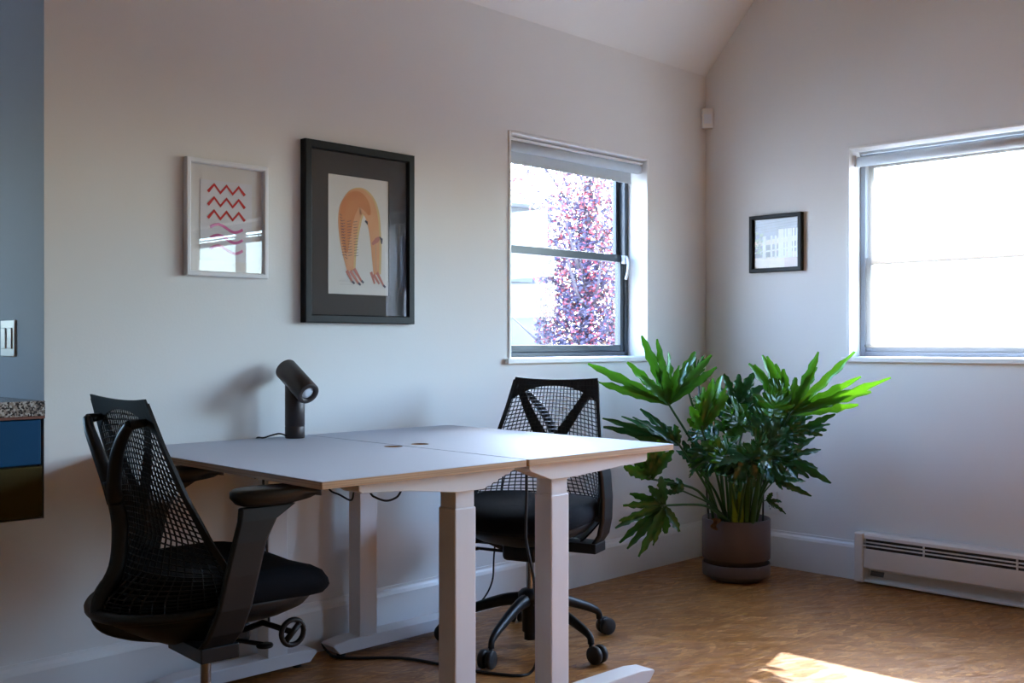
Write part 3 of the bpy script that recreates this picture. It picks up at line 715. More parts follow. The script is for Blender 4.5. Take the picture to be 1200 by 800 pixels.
def make_chair():
    root = empty('office_chair')
    # suspension net
    nu, nv = 26, 38
    mb = MB().use(M['black_mesh'])
    def fn(a, b):
        u = a*2-1; v = .03 + b*.955
        au = abs(u)
        sag = (.055*au*au if v < .62 else .055*au*au + .05*au*(v-.62)/.38) * sin(pi*min(1, max(0, b)))
        return back_s(u*.985, v - sag)
    V = mb.grid(fn, nu, nv)
    net = mb.build('back_mesh', root)
    sm = net.modifiers.new('wire', 'WIREFRAME'); sm.thickness = .0062; sm.use_even_offset = False; sm.use_relative_offset = False
    # solid webs: V band, borders
    mb = MB().use(M['black_mesh']); 
    def band(path, w0, w1, off=.0012, n=18):
        P = [path(i/n) for i in range(n+1)]; row = []
        for i, (u, v) in enumerate(P):
            u2, v2 = P[min(i+1, n)]; u1, v1 = P[max(i-1, 0)]
            d = (back_s(u2, v2) - back_s(u1, v1)).normalized(); e = .01
            nrm = (back_s(u+e, v) - back_s(u-e, v)).cross(back_s(u, min(1, v+e)) - back_s(u, min(1, v+e) - 2*e)).normalized()
            sd_ = d.cross(nrm).normalized(); ww = w0 + (w1-w0)*i/n; p = back_s(u, v)
            row.append([mb.bm.verts.new(p + sd_*ww*s_ + nrm*off*t_) for s_, t_ in ((-1, 1), (1, 1), (1, -1), (-1, -1))])
        for a, b in zip(row, row[1:]):
            for k in range(4): mb.face([a[k], a[(k+1) % 4], b[(k+1) % 4], b[k]])
        mb.face(row[0]); mb.face(row[-1])
    for sg in (-1, 1):
        band(lambda t: (sg*(.80 - .80*t), .93 - .40*t), .014, .026)
        band(lambda t: (sg*.975, .02 + .96*t), .007, .008, .004, 30)
    band(lambda t: (0.0, .54 - .16*t), .030, .012)
    # top border, lower edge arched
    def topf(a, b):
        u = a*2-1; lo = .955 - .125*abs(u)**2.4
        return back_s(u, lo + (1-lo)*b) + Vector((.002, 0, 0))
    def topb(a, b): return topf(a, b) - Vector((.006, 0, 0))
    A = mb.grid(topf, 16, 3); B = mb.grid(topb, 16, 3)
    for i in range(16): mb.face([A[0][i], A[0][i+1], B[0][i+1], B[0][i]]); mb.face([A[3][i], A[3][i+1], B[3][i+1], B[3][i]])
    for j in range(3): mb.face([A[j][0], A[j+1][0], B[j+1][0], B[j][0]]); mb.face([A[j][16], A[j+1][16], B[j+1][16], B[j][16]])
    mb.build('back_webbing', root)
    # lower hoop
    mb = MB().use(M['black']); mb.tube([back_s(-1 + 2*i/28, 0) for i in range(29)], [.010 + .006*(1-abs(-1+2*i/28)) for i in range(29)], 10); mb.build('lower_hoop', root)
    # basket shell beneath the hoop
    mb = MB().use(M['black'], True)
    def shell(a, b):
        u = (a*2-1)*.80; p = back_s(u, 0); c_ = Vector((.02 + .05*(1-abs(u)) - .05, .10*sin(u*pi/2), .338)); t = b
        q_ = p.lerp(c_, t); q_.z -= .030*sin(pi*t)*(1-.3*abs(u)); return q_
    mb.grid(shell, 28, 8); so = mb.build('lower_shell', root)
    sl = so.modifiers.new('thick', 'SOLIDIFY'); sl.thickness = .006
    # Y tower
    mb = MB().use(M['black'])
    st = rnd_curve([(-.02, 0, .350), (-.12, 0, .372), (-.205, 0, .395), (-.270, 0, .430), (-.278, 0, .480), (-.236, 0, .560), (-.228, 0, .660), (-.242, 0, .740), (-.252, 0, .780)], 5)
    mb.tube(st, [.019 + .003*sin(pi*i/(len(st)-1)) for i in range(len(st))], 12, flat=.9); tw = mb.build('back_tower', root)
    for sg in (-1, 1):
        mb = MB().use(M['black'])
        br = rnd_curve([(-.240, 0, .725), (-.250, sg*.018, .775), (-.260, sg*.062, .845), (-.263, sg*.110, .898), (-.258, sg*.140, .928)], 5)
        mb.tube(br, [.021 - .009*i/(len(br)-1) for i in range(len(br))], 10)
        mb.tube([(-.258, sg*.140, .926), (-.222, sg*.146, .930)], [.013, .010], 10); mb.build('tower_branch', tw)
    # seat
    mb = MB().use(M['black_fabric'], True)
    def sup(a, n_=3.2):
        c_, s_ = cos(a), sin(a); return (abs(c_)**(2/n_))*(1 if c_ > 0 else -1), (abs(s_)**(2/n_))*(1 if s_ > 0 else -1)
    rings = [(.0, .500), (.35, .500), (.62, .504), (.82, .508), (.93, .502), (.985, .486), (1.0, .468), (.985, .446), (.94, .430), (.85, .420)]
    NA = 48; rv = []
    for f, z in rings:
        ring = []
        for k in range(NA):
            x, y = sup(2*pi*k/NA); wf = 1.0 + .04*x
            px = .045 + x*.245*f; py = y*.262*f*wf
            zz = z + .045 - .050*max(0, (px-.12)/.17)**2 * (1 if z > .46 else .6) - .010*(1-abs(y*f))*(1 if z > .47 else 0)
            ring.append(mb.bm.verts.new((px, py, zz)))
        rv.append(ring)
    for a, b in zip(rv[1:], rv[2:]):
        for k in range(NA): mb.face([a[k], a[(k+1) % NA], b[(k+1) % NA], b[k]])
    mb.face(rv[1]); mb.face(rv[-1][::-1])
    bmesh.ops.delete(mb.bm, geom=rv[0], context='VERTS')
    mb.build('seat', root)
    mb = MB().use(M['black'], True); rv = []
    for f, z, fw in ((.90, .440, 1), (.93, .425, 1), (.86, .400, .96), (.70, .372, .84), (.42, .352, .6), (.30, .345, .5)):
        ring = []
        for k in range(NA):
            x, y = sup(2*pi*k/NA, 2.8); px = .035 + x*.245*f*(.96 if x > 0 else 1); zz = z + .034 + (.008 if z > .41 else 0) - .030*max(0, (px-.12)/.17)**2*(1 if z > .41 else 0)
            ring.append(mb.bm.verts.new((px, y*.262*f*fw, zz)))
        rv.append(ring)
    for a, b in zip(rv, rv[1:]):
        for k in range(NA): mb.face([a[k], a[(k+1) % NA], b[(k+1) % NA], b[k]])
    mb.face(rv[0]); mb.face(rv[-1][::-1]); mb.build('seat_pan', root)
    mb = MB().use(M['black']); mb.box((-.09, -.070, .325), (.10, .070, .385)); mb.build('tilt_mechanism', root, bevel=.018, seg=3)
    # arms
    for sg in (-1, 1):
        arm = empty_part('armrest', root)
        mb = MB().use(M['black'])
        # upright blade, leaning forward, swept outwards
        sec = [(.385, -.132, -.040, .235), (.420, -.122, -.028, .262), (.480, -.106, -.014, .280), (.560, -.090, .002, .288), (.640, -.070, .022, .290), (.690, -.055, .050, .288), (.722, -.050, .105, .284)]
        rv = []
        for z, x0, x1, y in sec:
            t_ = .0095
            pts = [(x0+.006, y-t_), (x1-.006, y-t_), (x1, y-t_+.006), (x1, y+t_-.006), (x1-.006, y+t_), (x0+.006, y+t_), (x0, y+t_-.006), (x0, y-t_+.006)]
            rv.append([mb.bm.verts.new((px, sg*py, z)) for px, py in pts])
        for a, b in zip(rv, rv[1:]):
            for k in range(8): mb.face([a[k], a[(k+1) % 8], b[(k+1) % 8], b[k]], False)
        mb.face(rv[0]); mb.face(rv[-1][::-1])
        mb.box((-.13, min(sg*.06, sg*.25), .352), (-.03, max(sg*.06, sg*.25), .388))
        mb.build('arm_post', arm, bevel=.003)
        mb = MB().use(M['black'], True); rv = []
        for z, g, fw in ((.724, .78, .0), (.728, .88, .0), (.736, .94, 0), (.744, 1.0, 0), (.758, 1.0, 0), (.764, .95, 0), (.766, .85, 0)):
            ring = []
            for k in range(28):
                x, y = sup(2*pi*k/28, 3.0)
                hw = .046 - .012*max(0, x); px = .060 + x*.122*g
                ring.append(mb.bm.verts.new((px, sg*(.272 + y*hw*g) , z - (.012*max(0, (px-.10)/.08)**1.5 if z > .74 else -.010*max(0, (px-.06)/.12)))))
            rv.append(ring)
        for a, b in zip(rv, rv[1:]):
            for k in range(28): mb.face([a[k], a[(k+1) % 28], b[(k+1) % 28], b[k]])
        mb.face(rv[0]); mb.face(rv[-1][::-1]); mb.build('arm_pad', arm)
    # tension knob ring on the near side and a lever paddle
    mb = MB().use(M['black'])
    kc = Vector((.125, -.235, .382)); kr = .032
    mb.tube([kc + Vector((cos(2*pi*k/24)*kr, 0, sin(2*pi*k/24)*kr)) for k in range(25)], .0072, 8, caps=False)
    mb.tube([kc + Vector((-.02, 0, -.02)), kc + Vector((.02, 0, .02))], .008, 8)
    mb.tube([kc, kc + Vector((-.03, .10, .01)), kc + Vector((-.05, .17, -.02))], .008, 8)
    kn = mb.build('tension_knob', root)
    mb = MB().use(M['black']); mb.lathe([(.0001, -.004), (.020, -.004), (.022, 0), (.020, .004), (.0001, .004)], 20, Matrix.Translation((.065, -.20, .352)))
    mb.tube([(.062, -.19, .354), (.03, -.05, .345)], .006, 8); mb.build('height_lever', root)
    # gas column and base
    mb = MB().use(M['steel']); mb.lathe([(.014, .20), (.014, .335)], 20); mb.build('gas_piston', root)
    mb = MB().use(M['black']); mb.lathe([(.0001, .022), (.022, .022), (.022, .05), (.029, .052), (.031, .15), (.040, .16), (.046, .175), (.045, .195), (.032, .207), (.018, .212), (.0001, .212)], 28); mb.build('base_hub', root)
    return root
def empty_part(name, parent):
    o = empty(name); o.parent = parent; return o
def add_base(root, a0):
    for k in range(5):
        a = a0 + 2*pi*k/5; Rm = Matrix.Rotation(a, 4, 'Z')
        if k == 0:
            mb = MB().use(M['black'])
            pr = rnd_curve([(.030, 0, .172), (.10, 0, .164), (.19, 0, .137), (.265, 0, .108), (.296, 0, .088), (.302, 0, .064)], 5)
            n = len(pr); mb.tube(pr, [.026 - .013*min(1, i/(n*.75)) for i in range(n)], 10, flat=.85, up=(0, 0, 1)); lg = mb.build('base_leg', root)
            mb = MB().use(M['rubber'])
            for sy in (-1, 1):
                rot = Matrix.Translation((.330, sy*.015, .033)) @ Matrix.Rotation(pi/2, 4, 'X')
                mb.lathe([(.0001, -.011), (.026, -.011), (.0315, -.008), (.0325, 0), (.0315, .008), (.026, .011), (.0001, .011)], 24, rot)
            mb.tube([(.302, 0, .075), (.302, 0, .048), (.330, 0, .036)], .009, 8)
            hood = [(.30 + .0, .05)]
            cs = mb.build('caster', lg)
            lg.rotation_euler = (0, 0, a); first = lg
        else:
            c_ = copy_tree(first, root); c_.rotation_euler = (0, 0, a)
ch1 = make_chair()
ch2 = copy_tree(ch1)
add_base(ch1, radians(-72)); add_base(ch2, radians(0))
ch1.location = (-3.31, -.67, 0); ch1.rotation_euler = (0, 0, radians(-4))
ANG2 = radians(180+18)
ch2.location = (-1.885, -.50, 0); ch2.rotation_euler = (0, 0, ANG2)
for o in ch2.children:
    if o.name.startswith('base_leg'): o.rotation_euler = (0, 0, o.rotation_euler[2] + radians(197) - ANG2)
G = None
tag(ch1, 'black office chair in the left foreground, seen from behind its mesh back', 'chair')
tag(ch2, 'black mesh office chair between the far desk and the plant, facing the desk', 'chair')

# ------------------------------------------------------------------ cables
def cable(pts, r, label, seg=6):
    mb = MB().use(M['rubber']); mb.tube(rnd_curve(pts, seg), r, 8); o = mb.build('power_cable'); tag(o, label, 'cable'); return o
zb = DH - .02
def fl_(px, py): # point on the floor under a pixel of the photograph's cable
    p = ray(px, py, FOC*CAM.z/(py-402.5)); p.z = .0055; return p
cable([ray(617, 531, 3.55), ray(617, 580, 3.55), ray(616.5, 630, 3.55), ray(622, 660, 3.55), ray(627, 690, 3.56), ray(628.5, 740, 3.57), ray(629, 772, 3.58), fl_(621, 790), fl_(603, 793), fl_(558, 788), fl_(517, 780), fl_(470, 772.5), fl_(400, 772), fl_(384, 765), ray(374, 748, 3.86), ray(362, 739, 3.84)], .0050, 'black cable hanging from the far desk and running across the floor')
cable([ray(380, 553, 3.0), ray(386, 573, 3.0), ray(398, 579.5, 3.0), ray(409, 585.5, 3.0), ray(413, 584, 3.0), ray(415, 574, 3.0), ray(422, 553, 3.0)], .0028, 'thin black cable looping out under the corner of the near desk')
cable([ray(424, 552, 3.1), ray(434, 577, 3.1), ray(441, 583, 3.1), ray(452, 586.5, 3.1), ray(462, 584, 3.1), ray(469, 577, 3.1), ray(478, 552, 3.1)], .0032, 'black cable sagging below the near desk side bracket')
cable([(-2.90, -.30, zb-.006), (-2.90, -.30, .66), (-2.885, -.29, .52), (-2.86, -.26, .40), (-2.83, -.22, .28), (-2.77, -.13, .17), (-2.70, -.048, .10), (-2.64, -.042, .03), (-2.60, -.040, .006)], .0040, 'black cable dropping from the near desk behind the chair arm')
cable([ray(592, 540, 4.32), ray(584, 600, 4.32), ray(579, 650, 4.32), ray(577, 680, 4.32), ray(566, 702, 4.30), ray(548, 716, 4.26), ray(530, 722, 4.24)], .0036, 'thin black cable hanging behind the seat of the far chair')

# ------------------------------------------------------------------ potted plant
PC = Vector((-.386, -.434, 0))
pl = empty('potted_plant', PC)
mb = MB().use(M['pot']); mb.lathe([(.0001, .020), (.150, .020), (.158, .024), (.160, .032), (.160, .078), (.158, .081), (.153, .081), (.150, .060), (.0001, .060)], 56)
mb.lathe([(.0001, .0005), (.120, .0005), (.124, .004), (.124, .0205), (.0001, .0205)], 48); mb.build('saucer', pl)
mb = MB().use(M['pot']); mb.lathe([(.0001, .0605), (.144, .0605), (.146, .100), (.157, .102), (.160, .106), (.160, .288), (.158, .292), (.153, .292), (.151, .288), (.149, .255)], 56); mb.build('pot', pl)
mb = MB().use(M['soil'], True); rr_ = random.Random(2)
mb.lathe([(.0001, .258), (.05, .262), (.10, .259), (.150, .256)], 32); mb.build('soil', pl)

def leaf_mesh(mb, L, W, nl, rng, a0=100, droop=.15, cup=.25, wav=.02, lobed=.62, wseed=0):
    """deeply lobed philodendron blade in local coords: base at origin, tip along +x, up +z"""
    for sg in (-1, 1):
        nt_ = nl*9; ns = 6; V = []
        ph = rng.random(); amp = [rng.uniform(.68, 1.18) for _ in range(nl+1)]; zo = [rng.uniform(-.5, 1) for _ in range(nl+1)]
        for i in range(nt_+1):
            t = i/nt_
            mid = L*(.02 + .62*t); ang = radians(a0*(1-t)**.85)
            env = W*(1 - .35*abs(2*t-.75)) if t < .8 else W*(.75)
            env = (W*(.70 + .45*sin(pi*min(1, t*1.15))))*(1-t) + (L*.38)*t
            x = t*nl; fr_ = x - math.floor(x); lob = abs(sin(pi*(x + .5*0)))  # 0 at notches
            lob = min(1, lob/.55)**.9*(.82 + .18*lob)
            depth_ = lobed*(1 - .25*t)
            r = env*amp[min(nl, int(x))]*((1-depth_) + depth_*lob)
            if t > .985: r = L*.38*(1-(t-.985)*0)
            r *= 1 + .035*sin(i*2.7 + ph*9)
            kk = min(nl, int(x))
            row = []
            for j in range(ns+1):
                s_ = j/ns; rr = r*s_
                aa = ang - .35*s_*s_*(1-t); wv_ = .035*sin(rr*75 + ph*20 + kk*2)*s_*(1 if fr_ > .5 else -1)
                px = mid + cos(aa+wv_)*rr; py = sin(aa+wv_)*rr
                z = cup*abs(py) - droop*((px/L)**2)*L - .55*droop*(rr/W)**2*W*.8 + wav*s_*sin(rr*60 + ph*6 + (3 if fr_ > .5 else 0))*.5 + zo[kk]*.18*rr*s_*lob + .006*sin(20*px/L+ph*5)
                row.append(mb.bm.verts.new((px, sg*py, z)))
            V.append(row)
        for a, b in zip(V, V[1:]):
            for j in range(ns): mb.face([a[j], a[j+1], b[j+1], b[j]], True)
def leaf(B, Tp, nrm, W, nl=7, mat='leaf', a0=100, droop=.15, cup=.25, wav=.02, lobed=.62, seed=0, root=None, bow=.1, stem=None, sr=.0065):
    rng = random.Random(seed*13 + 5)
    B = Vector(B); Tp = Vector(Tp); X = (Tp-B); L = X.length; X.normalize(); N = Vector(nrm); N = (N - X*N.dot(X)).normalized(); Y = N.cross(X)
    mtx = Matrix((X, Y, N)).transposed().to_4x4(); mtx.translation = B - PC
    mb = MB().use(M[mat], True); leaf_mesh(mb, L*1.03, W, nl, rng, a0, droop, cup, wav, lobed)
    bmesh.ops.transform(mb.bm, matrix=mtx, verts=mb.bm.verts[:])
    bmesh.ops.remove_doubles(mb.bm, verts=mb.bm.verts[:], dist=.0004)
    o = mb.build('leaf', pl)
    # petiole
    if root is None:
        d = Vector((B.x-PC.x, B.y-PC.y, 0)); d = d.normalized()*min(.09, d.length*.3) if d.length > .01 else d
        root = Vector((PC.x + d.x + rng.uniform(-.03, .03), PC.y + d.y + rng.uniform(-.03, .03), .262))
    root = Vector(root); m1 = root.lerp(B, .5) + Vector((0, 0, bow)); 
    mb = MB().use(M[stem or 'stem']); pts = rnd_curve([root, root.lerp(m1, .55) + Vector((0, 0, .01)), m1, B, B + X*L*.10], 4)
    n = len(pts); mb.tube([p-PC for p in pts], [sr*(1.25 - .75*i/(n-1)) for i in range(n)], 8); mb.build('petiole', pl)
    # midrib
    return o
cr = -F_ ; upv = Vector((0, 0, 1))
def LF(bx, by, bz, tx, ty, tz, n, W, **k):
    nn = R_c*n[0] + upv*n[1] - F_*n[2]
    leaf(ray(bx, by, bz), ray(tx, ty, tz), nn, W, **k)
# the large outer leaves
def lobed(B, tips, hw=.017, web=.5, mat='leaf', nrm=(0, .2, 1), seed=0, lift=.03, bow=.04, sr=.0065, root=None, jit=.05):
    """blade whose long wavy lobes run from the petiole junction B to each tip; joined by a web near the base"""
    rng = random.Random(900 + seed); Bp = ray(*B); N = (R_c*nrm[0] + upv*nrm[1] - F_*nrm[2]).normalized()
    mb = MB().use(M[mat], True); lobes = []
    for (x, y, *d) in tips:
        dz = d[0] if d else rng.uniform(-jit, jit); lobes.append((ray(x, y, B[2] + dz), rng))
    curves = []
    NS = 16
    for ti, (Tp, _) in enumerate(lobes):
        ctl = Bp.lerp(Tp, .5) + N*rng.uniform(-.3, 1)*lift + upv*rng.uniform(.0, .4)*lift
        curves.append([(Bp*(1-t)**2 + ctl*2*t*(1-t) + Tp*t*t) for t in [q/NS for q in range(NS+1)]])
    nw = int(NS*web)
    for ti, C in enumerate(curves):
        L = (C[-1]-C[0]).length; rows = []; p1, p2 = rng.uniform(0, 6), rng.uniform(0, 6); tw = rng.uniform(-.5, .5)
        h = min(hw, L*.20)*rng.uniform(.85, 1.2)
        for q in range(NS+1):
            t = q/NS; dd = (C[min(NS, q+1)] - C[max(0, q-1)]).normalized()
            side = dd.cross(N).normalized(); side = (side*cos(tw*t*2) + N*sin(tw*t*2)).normalized(); nn = side.cross(dd)
            wd = h*min(1, .25 + t*2.2)*(1 - max(0, t-.72)/.28*.72)
            wl = wd*(1 + .20*sin(q*1.9 + p1)); wr = wd*(1 + .20*sin(q*1.7 + p2))
            rf = .25*wd*sin(q*1.5 + p1)
            rows.append([mb.bm.verts.new(p) for p in (C[q] - side*wl + nn*(wd*.35 + rf), C[q] - side*wl*.5 + nn*wd*.12, C[q], C[q] + side*wr*.5 + nn*wd*.12, C[q] + side*wr + nn*(wd*.35 - rf))])
        for a, b in zip(rows, rows[1:]):
            for m_ in range(4): mb.face([a[m_], a[m_+1], b[m_+1], b[m_]], True)
    for a, b in zip(curves, curves[1:]):
        f1, f2 = nw, nw; prev = None; rows = []
        for q in range(0, nw+1):
            dip = .5*sin(pi*q/max(1, nw))*0
            pa, pb = a[q], b[q]; mid = pa.lerp(pb, .5); lim = Bp.lerp(mid, 1 - .22*(q/nw)**2)
            rows.append([mb.bm.verts.new(p) for p in (pa, pa.lerp(pb, .25).lerp(lim, .5), lim + N*.004, pa.lerp(pb, .75).lerp(lim, .5), pb)])
        for u, v in zip(rows, rows[1:]):
            for m_ in range(4): mb.face([u[m_], u[m_+1], v[m_+1], v[m_]], True)
    for v in mb.bm.verts: v.co -= PC
    mb.build('leaf', pl)
    if root is None:
        d = Vector((Bp.x-PC.x, Bp.y-PC.y, 0)); d = d.normalized()*min(.09, d.length*.3)
        root = Vector((PC.x + d.x + rng.uniform(-.03, .03), PC.y + d.y + rng.uniform(-.03, .03), .262))
    m1 = root.lerp(Bp, .5) + Vector((0, 0, bow)); cen = sum((l[0] for l in lobes), Vector())/len(lobes)
    mb = MB().use(M['stem']); pts = rnd_curve([root, root.lerp(m1, .55) + Vector((0, 0, .01)), m1, Bp, Bp.lerp(cen, .10)], 4); n = len(pts)
    mb.tube([p-PC for p in pts], [sr*(1.25 - .7*i/(n-1)) for i in range(n)], 8); mb.build('petiole', pl)
lobed((784, 474, 4.75), [(689, 426), (700, 447), (735, 424, -.12), (750, 440, -.15), (752, 393), (770, 397), (783, 412, .08), (779, 432, -.12), (796, 428, -.12), (806, 424, .05), (815, 412, .08), (834, 416, .06), (840, 430)], hw=.019, web=.50, seed=1, bow=.08)
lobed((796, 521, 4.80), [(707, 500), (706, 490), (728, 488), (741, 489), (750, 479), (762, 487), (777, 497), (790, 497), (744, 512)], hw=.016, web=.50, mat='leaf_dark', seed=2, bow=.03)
lobed((763, 561, 4.58), [(731, 546), (740, 536), (750, 528), (760, 520), (772, 515), (782, 518), (789, 527)], hw=.020, web=.72, mat='leaf', seed=3, bow=.07)
lobed((779, 592, 4.50), [(774, 558, .05), (760, 569), (738, 578), (730, 592), (725, 610), (721, 619), (726, 636), (735, 643), (748, 652), (765, 639), (780, 625), (796, 623)], hw=.017, web=.42, mat='leaf', seed=4, bow=.05)
lobed((800, 575, 4.70), [(778, 561), (786, 571), (778, 578), (792, 560)], hw=.014, web=.5, mat='leaf_dark', seed=5, bow=.03, sr=.005)
lobed((823, 504, 4.62), [(805, 491), (808, 476, -.1), (815, 463), (824, 453), (836, 443), (846, 440), (851, 452), (853, 463)], hw=.020, web=.78, mat='leaf_bright', seed=6, bow=.04, jit=.03)
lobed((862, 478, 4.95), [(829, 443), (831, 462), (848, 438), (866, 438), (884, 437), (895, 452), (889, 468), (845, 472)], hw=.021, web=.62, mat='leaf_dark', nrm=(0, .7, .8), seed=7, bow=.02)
lobed((924, 488, 4.72), [(877, 426), (884, 427), (893, 416), (899, 417), (909, 426), (918, 432), (932, 442)], hw=.021, web=.66, mat='leaf_bright', seed=8, bow=.09, jit=.03)
lobed((926, 486, 4.70), [(959, 412, .02), (957, 430, .02), (1002, 412, -.15), (1009, 441, -.18), (1044, 442, -.28), (1021, 459, -.2), (1006, 474, -.15)], hw=.020, web=.36, mat='leaf_bright', seed=9, bow=.09)
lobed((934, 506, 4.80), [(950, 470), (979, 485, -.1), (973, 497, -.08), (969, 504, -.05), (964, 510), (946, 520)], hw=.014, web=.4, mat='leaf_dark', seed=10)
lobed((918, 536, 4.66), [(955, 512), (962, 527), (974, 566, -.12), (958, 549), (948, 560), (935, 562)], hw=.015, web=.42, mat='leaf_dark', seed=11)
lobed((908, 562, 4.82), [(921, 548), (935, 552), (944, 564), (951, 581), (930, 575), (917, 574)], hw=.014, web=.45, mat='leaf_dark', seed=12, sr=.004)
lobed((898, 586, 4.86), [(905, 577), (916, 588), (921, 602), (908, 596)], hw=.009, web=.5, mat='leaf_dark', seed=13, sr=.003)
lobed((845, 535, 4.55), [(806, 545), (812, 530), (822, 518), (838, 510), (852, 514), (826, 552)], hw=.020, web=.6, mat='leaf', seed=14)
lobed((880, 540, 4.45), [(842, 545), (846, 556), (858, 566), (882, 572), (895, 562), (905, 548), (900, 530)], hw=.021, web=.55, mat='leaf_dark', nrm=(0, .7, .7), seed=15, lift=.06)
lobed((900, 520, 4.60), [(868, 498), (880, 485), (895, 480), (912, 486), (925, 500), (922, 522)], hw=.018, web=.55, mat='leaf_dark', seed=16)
lobed((852, 510, 4.66), [(838, 492), (847, 480), (860, 478), (872, 486), (878, 500)], hw=.019, web=.7, mat='leaf', seed=17)
lobed((815, 545, 4.86), [(792, 528), (800, 516), (815, 512), (830, 520), (834, 534)], hw=.018, web=.55, mat='leaf_dark', seed=18)
LF(806, 455, 4.95, 826, 418, 4.92, (.2, .2, 1), .10, nl=5, mat='leaf', a0=60, droop=.1, cup=.2, lobed=.7, seed=18)
# inner crown
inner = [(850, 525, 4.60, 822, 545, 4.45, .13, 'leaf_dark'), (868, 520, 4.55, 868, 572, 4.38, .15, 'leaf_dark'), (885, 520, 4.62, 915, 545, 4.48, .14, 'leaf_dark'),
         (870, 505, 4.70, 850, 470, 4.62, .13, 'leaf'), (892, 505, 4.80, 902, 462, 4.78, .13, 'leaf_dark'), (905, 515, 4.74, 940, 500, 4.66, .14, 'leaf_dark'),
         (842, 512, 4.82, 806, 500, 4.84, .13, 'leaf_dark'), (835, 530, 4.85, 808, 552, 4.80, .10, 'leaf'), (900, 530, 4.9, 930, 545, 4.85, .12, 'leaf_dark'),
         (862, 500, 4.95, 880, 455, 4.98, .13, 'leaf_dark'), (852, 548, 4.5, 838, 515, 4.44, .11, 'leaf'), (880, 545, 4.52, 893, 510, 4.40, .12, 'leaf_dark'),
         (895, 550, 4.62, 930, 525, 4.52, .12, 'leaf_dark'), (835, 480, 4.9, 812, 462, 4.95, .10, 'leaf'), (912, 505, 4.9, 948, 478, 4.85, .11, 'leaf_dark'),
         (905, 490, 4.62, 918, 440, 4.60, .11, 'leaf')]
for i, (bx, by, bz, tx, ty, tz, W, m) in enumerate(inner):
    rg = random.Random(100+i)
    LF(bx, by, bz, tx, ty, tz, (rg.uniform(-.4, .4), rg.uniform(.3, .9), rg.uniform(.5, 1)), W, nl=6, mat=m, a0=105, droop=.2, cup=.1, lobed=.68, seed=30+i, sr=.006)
# thick yellow green stalks in the middle
for i, (bx, tx, ty) in enumerate(((862, 852, 520), (868, 866, 530), (874, 878, 525), (880, 893, 540))):
    mb = MB().use(M['yellow_stem' if i < 2 else 'stem']); a = ray(bx, 612, 4.93); a.z = .262; b = ray(tx, ty, 4.70)
    mb.tube([p-PC for p in rnd_curve([a, a.lerp(b, .5)+Vector((0,0,.01)), b], 5)], [.017 - .0009*k for k in range(11)], 8); mb.build('petiole', pl)
for i, (bx, by, tx, ty) in enumerate(((831, 604, 818, 440), (894, 600, 896, 452))):
    a = ray(bx, by, 5.03 if i == 0 else 5.08); b = ray(tx, ty, 5.05); a.z = .262; mb = MB().use(M['stake']); mb.tube([a-PC, b-PC], .0045, 8); mb.build('plant_stake', pl)
mb = MB().use(M['dead'], True); mt = ray(838, 612, 4.915) - PC
mb.grid(lambda a, b: mt + R_c*((a-.5)*.045*(1-.5*b) + .01*sin(b*7)) + Vector((0, 0, .02 - b*.055)) - F_*(.012*sin(a*9+b*4)+.006), 6, 8); o = mb.build('leaf', pl); o['label'] = 'withered brown leaf scrap on the pot rim'
tag(pl, 'large green lobed-leaf plant in a brown cylinder pot in the corner', 'potted plant')

# ------------------------------------------------------------------ outdoors
mb = MB().use(M['ground']); mb.box((.5, -30, -.4), (40, 40, -.3)); mb.box((-30, 3.6, -.4), (.5, 40, -.3)); g = struct(mb.build('ground'))
hs = empty('neighbour_house', (0, 0, 0))
mb = MB().use(M['siding']); mb.box((1.5, 7.0, -.3), (6.46, 11, 3.05)); mb.build('wall', hs)
mb = MB().use(M['roof']); mb.prism([(1.2, 2.85), (6.7, 3.05), (6.7, 3.15), (1.2, 2.95)], 1, 6.7, 11.2); mb.build('roof', hs)
for z0, z1 in ((1.97, 2.09), (1.51, 1.60), (-.3, 1.06)):
    mb = MB().use(M['darkband']); mb.box((1.5, 6.95, z0), (6.47, 7.0, z1)); mb.build('dark_band', hs)
tag(hs, 'pale neighbouring house with dark bands seen through the left window', 'house')
gw = empty('garden_wall', (5, 0, 0))
mb = MB().use(M['siding']); mb.box((1.5, -12, -.3), (1.7, 6.0, 1.43)); mb.build('wall', gw)
mb = MB().use(M['darkband']); mb.box((1.45, -12, 1.43), (1.75, 6.0, 1.50)); mb.build('coping', gw)
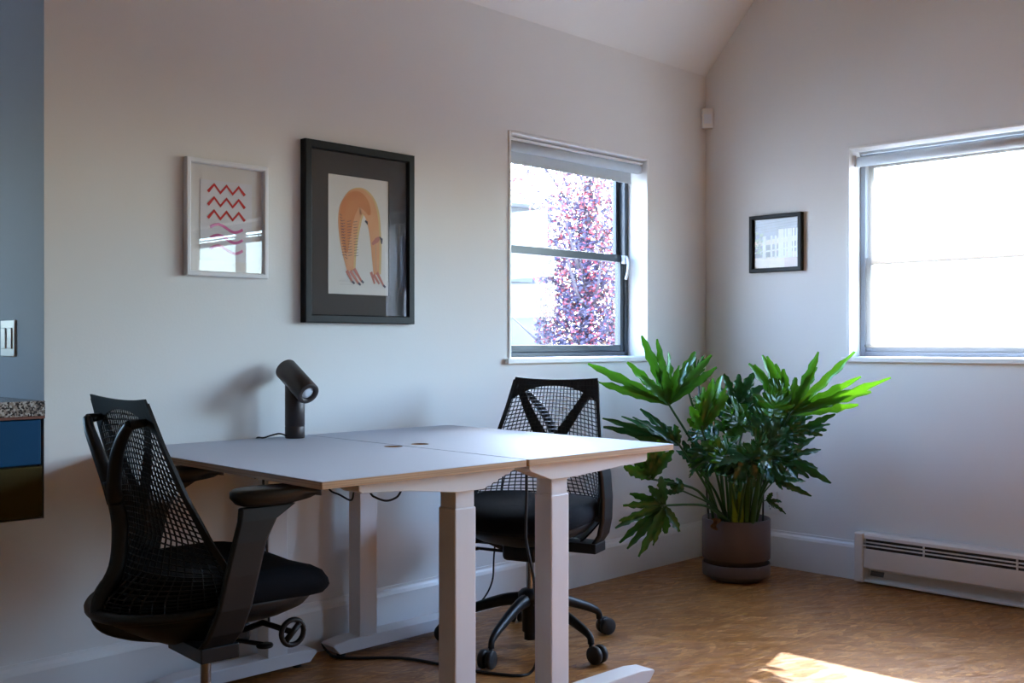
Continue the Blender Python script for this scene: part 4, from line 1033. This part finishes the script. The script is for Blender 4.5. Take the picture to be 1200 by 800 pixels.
tag(gw, 'white outdoor wall with dark coping beyond the right window shade', 'wall')
tr = empty('plum_tree', (4.1, 4.3, -.3)); rg = random.Random(7)
mb = MB().use(M['bark'])
mb.tube(rnd_curve([(0, 0, 0), (.05, 0, 1.0), (-.02, .05, 2.0), (.05, 0, 3.6)], 5), [.11 - .004*i for i in range(16)], 10)
for i in range(16):
    a = rg.uniform(0, 2*pi); z = rg.uniform(.7, 3.2); l = rg.uniform(.5, 1.1)
    mb.tube([(0, 0, z), (cos(a)*l*.5, sin(a)*l*.5, z+.25), (cos(a)*l, sin(a)*l, z+.65)], [.03, .018, .006], 6)
mb.build('trunk', tr)
mb = MB()
for nm in ('t1', 't2', 't3'): mb.use(M[nm])
def leaf_cloud(n, c, rad, cp):
    for i in range(n):
        while True:
            p = Vector((rg.uniform(-1, 1), rg.uniform(-1, 1), rg.uniform(-1, 1)))
            if .25 < p.length < 1: break
        p = Vector((c[0] + p.x*rad[0], c[1] + p.y*rad[1], c[2] + p.z*rad[2]))
        a, b, g_ = rg.uniform(0, 2*pi), rg.uniform(-1, 1), rg.uniform(0, 2*pi); s_ = rg.uniform(.012, .027)
        m_ = Matrix.Rotation(a, 3, 'Z') @ Matrix.Rotation(b*1.4, 3, 'X') @ Matrix.Rotation(g_, 3, 'Z')
        mb.cur = 0 if rg.random() < cp[0] else (1 if rg.random() < cp[1] else 2)
        mb.face([mb.bm.verts.new(p + m_ @ Vector(q)*s_) for q in ((-1.3, 0, 0), (0, -.7, .1), (1.3, 0, 0), (0, .7, .1))], False)
leaf_cloud(20000, (.1, 0, 1.9), (.66, .7, 1.75), (.62, .72))
leaf_cloud(13000, (.12, .2, 1.5), (.55, .5, 1.5), (.80, .6))
leaf_cloud(5000, (-.35, -.1, 3.5), (1.1, .9, .75), (.35, .5))
leaf_cloud(3500, (.2, 0, 2.3), (.8, .8, 1.2), (.45, .6))
mb.build('foliage', tr)['kind'] = 'stuff'
tag(tr, 'purple and pink leaved tree outside the left window', 'tree')
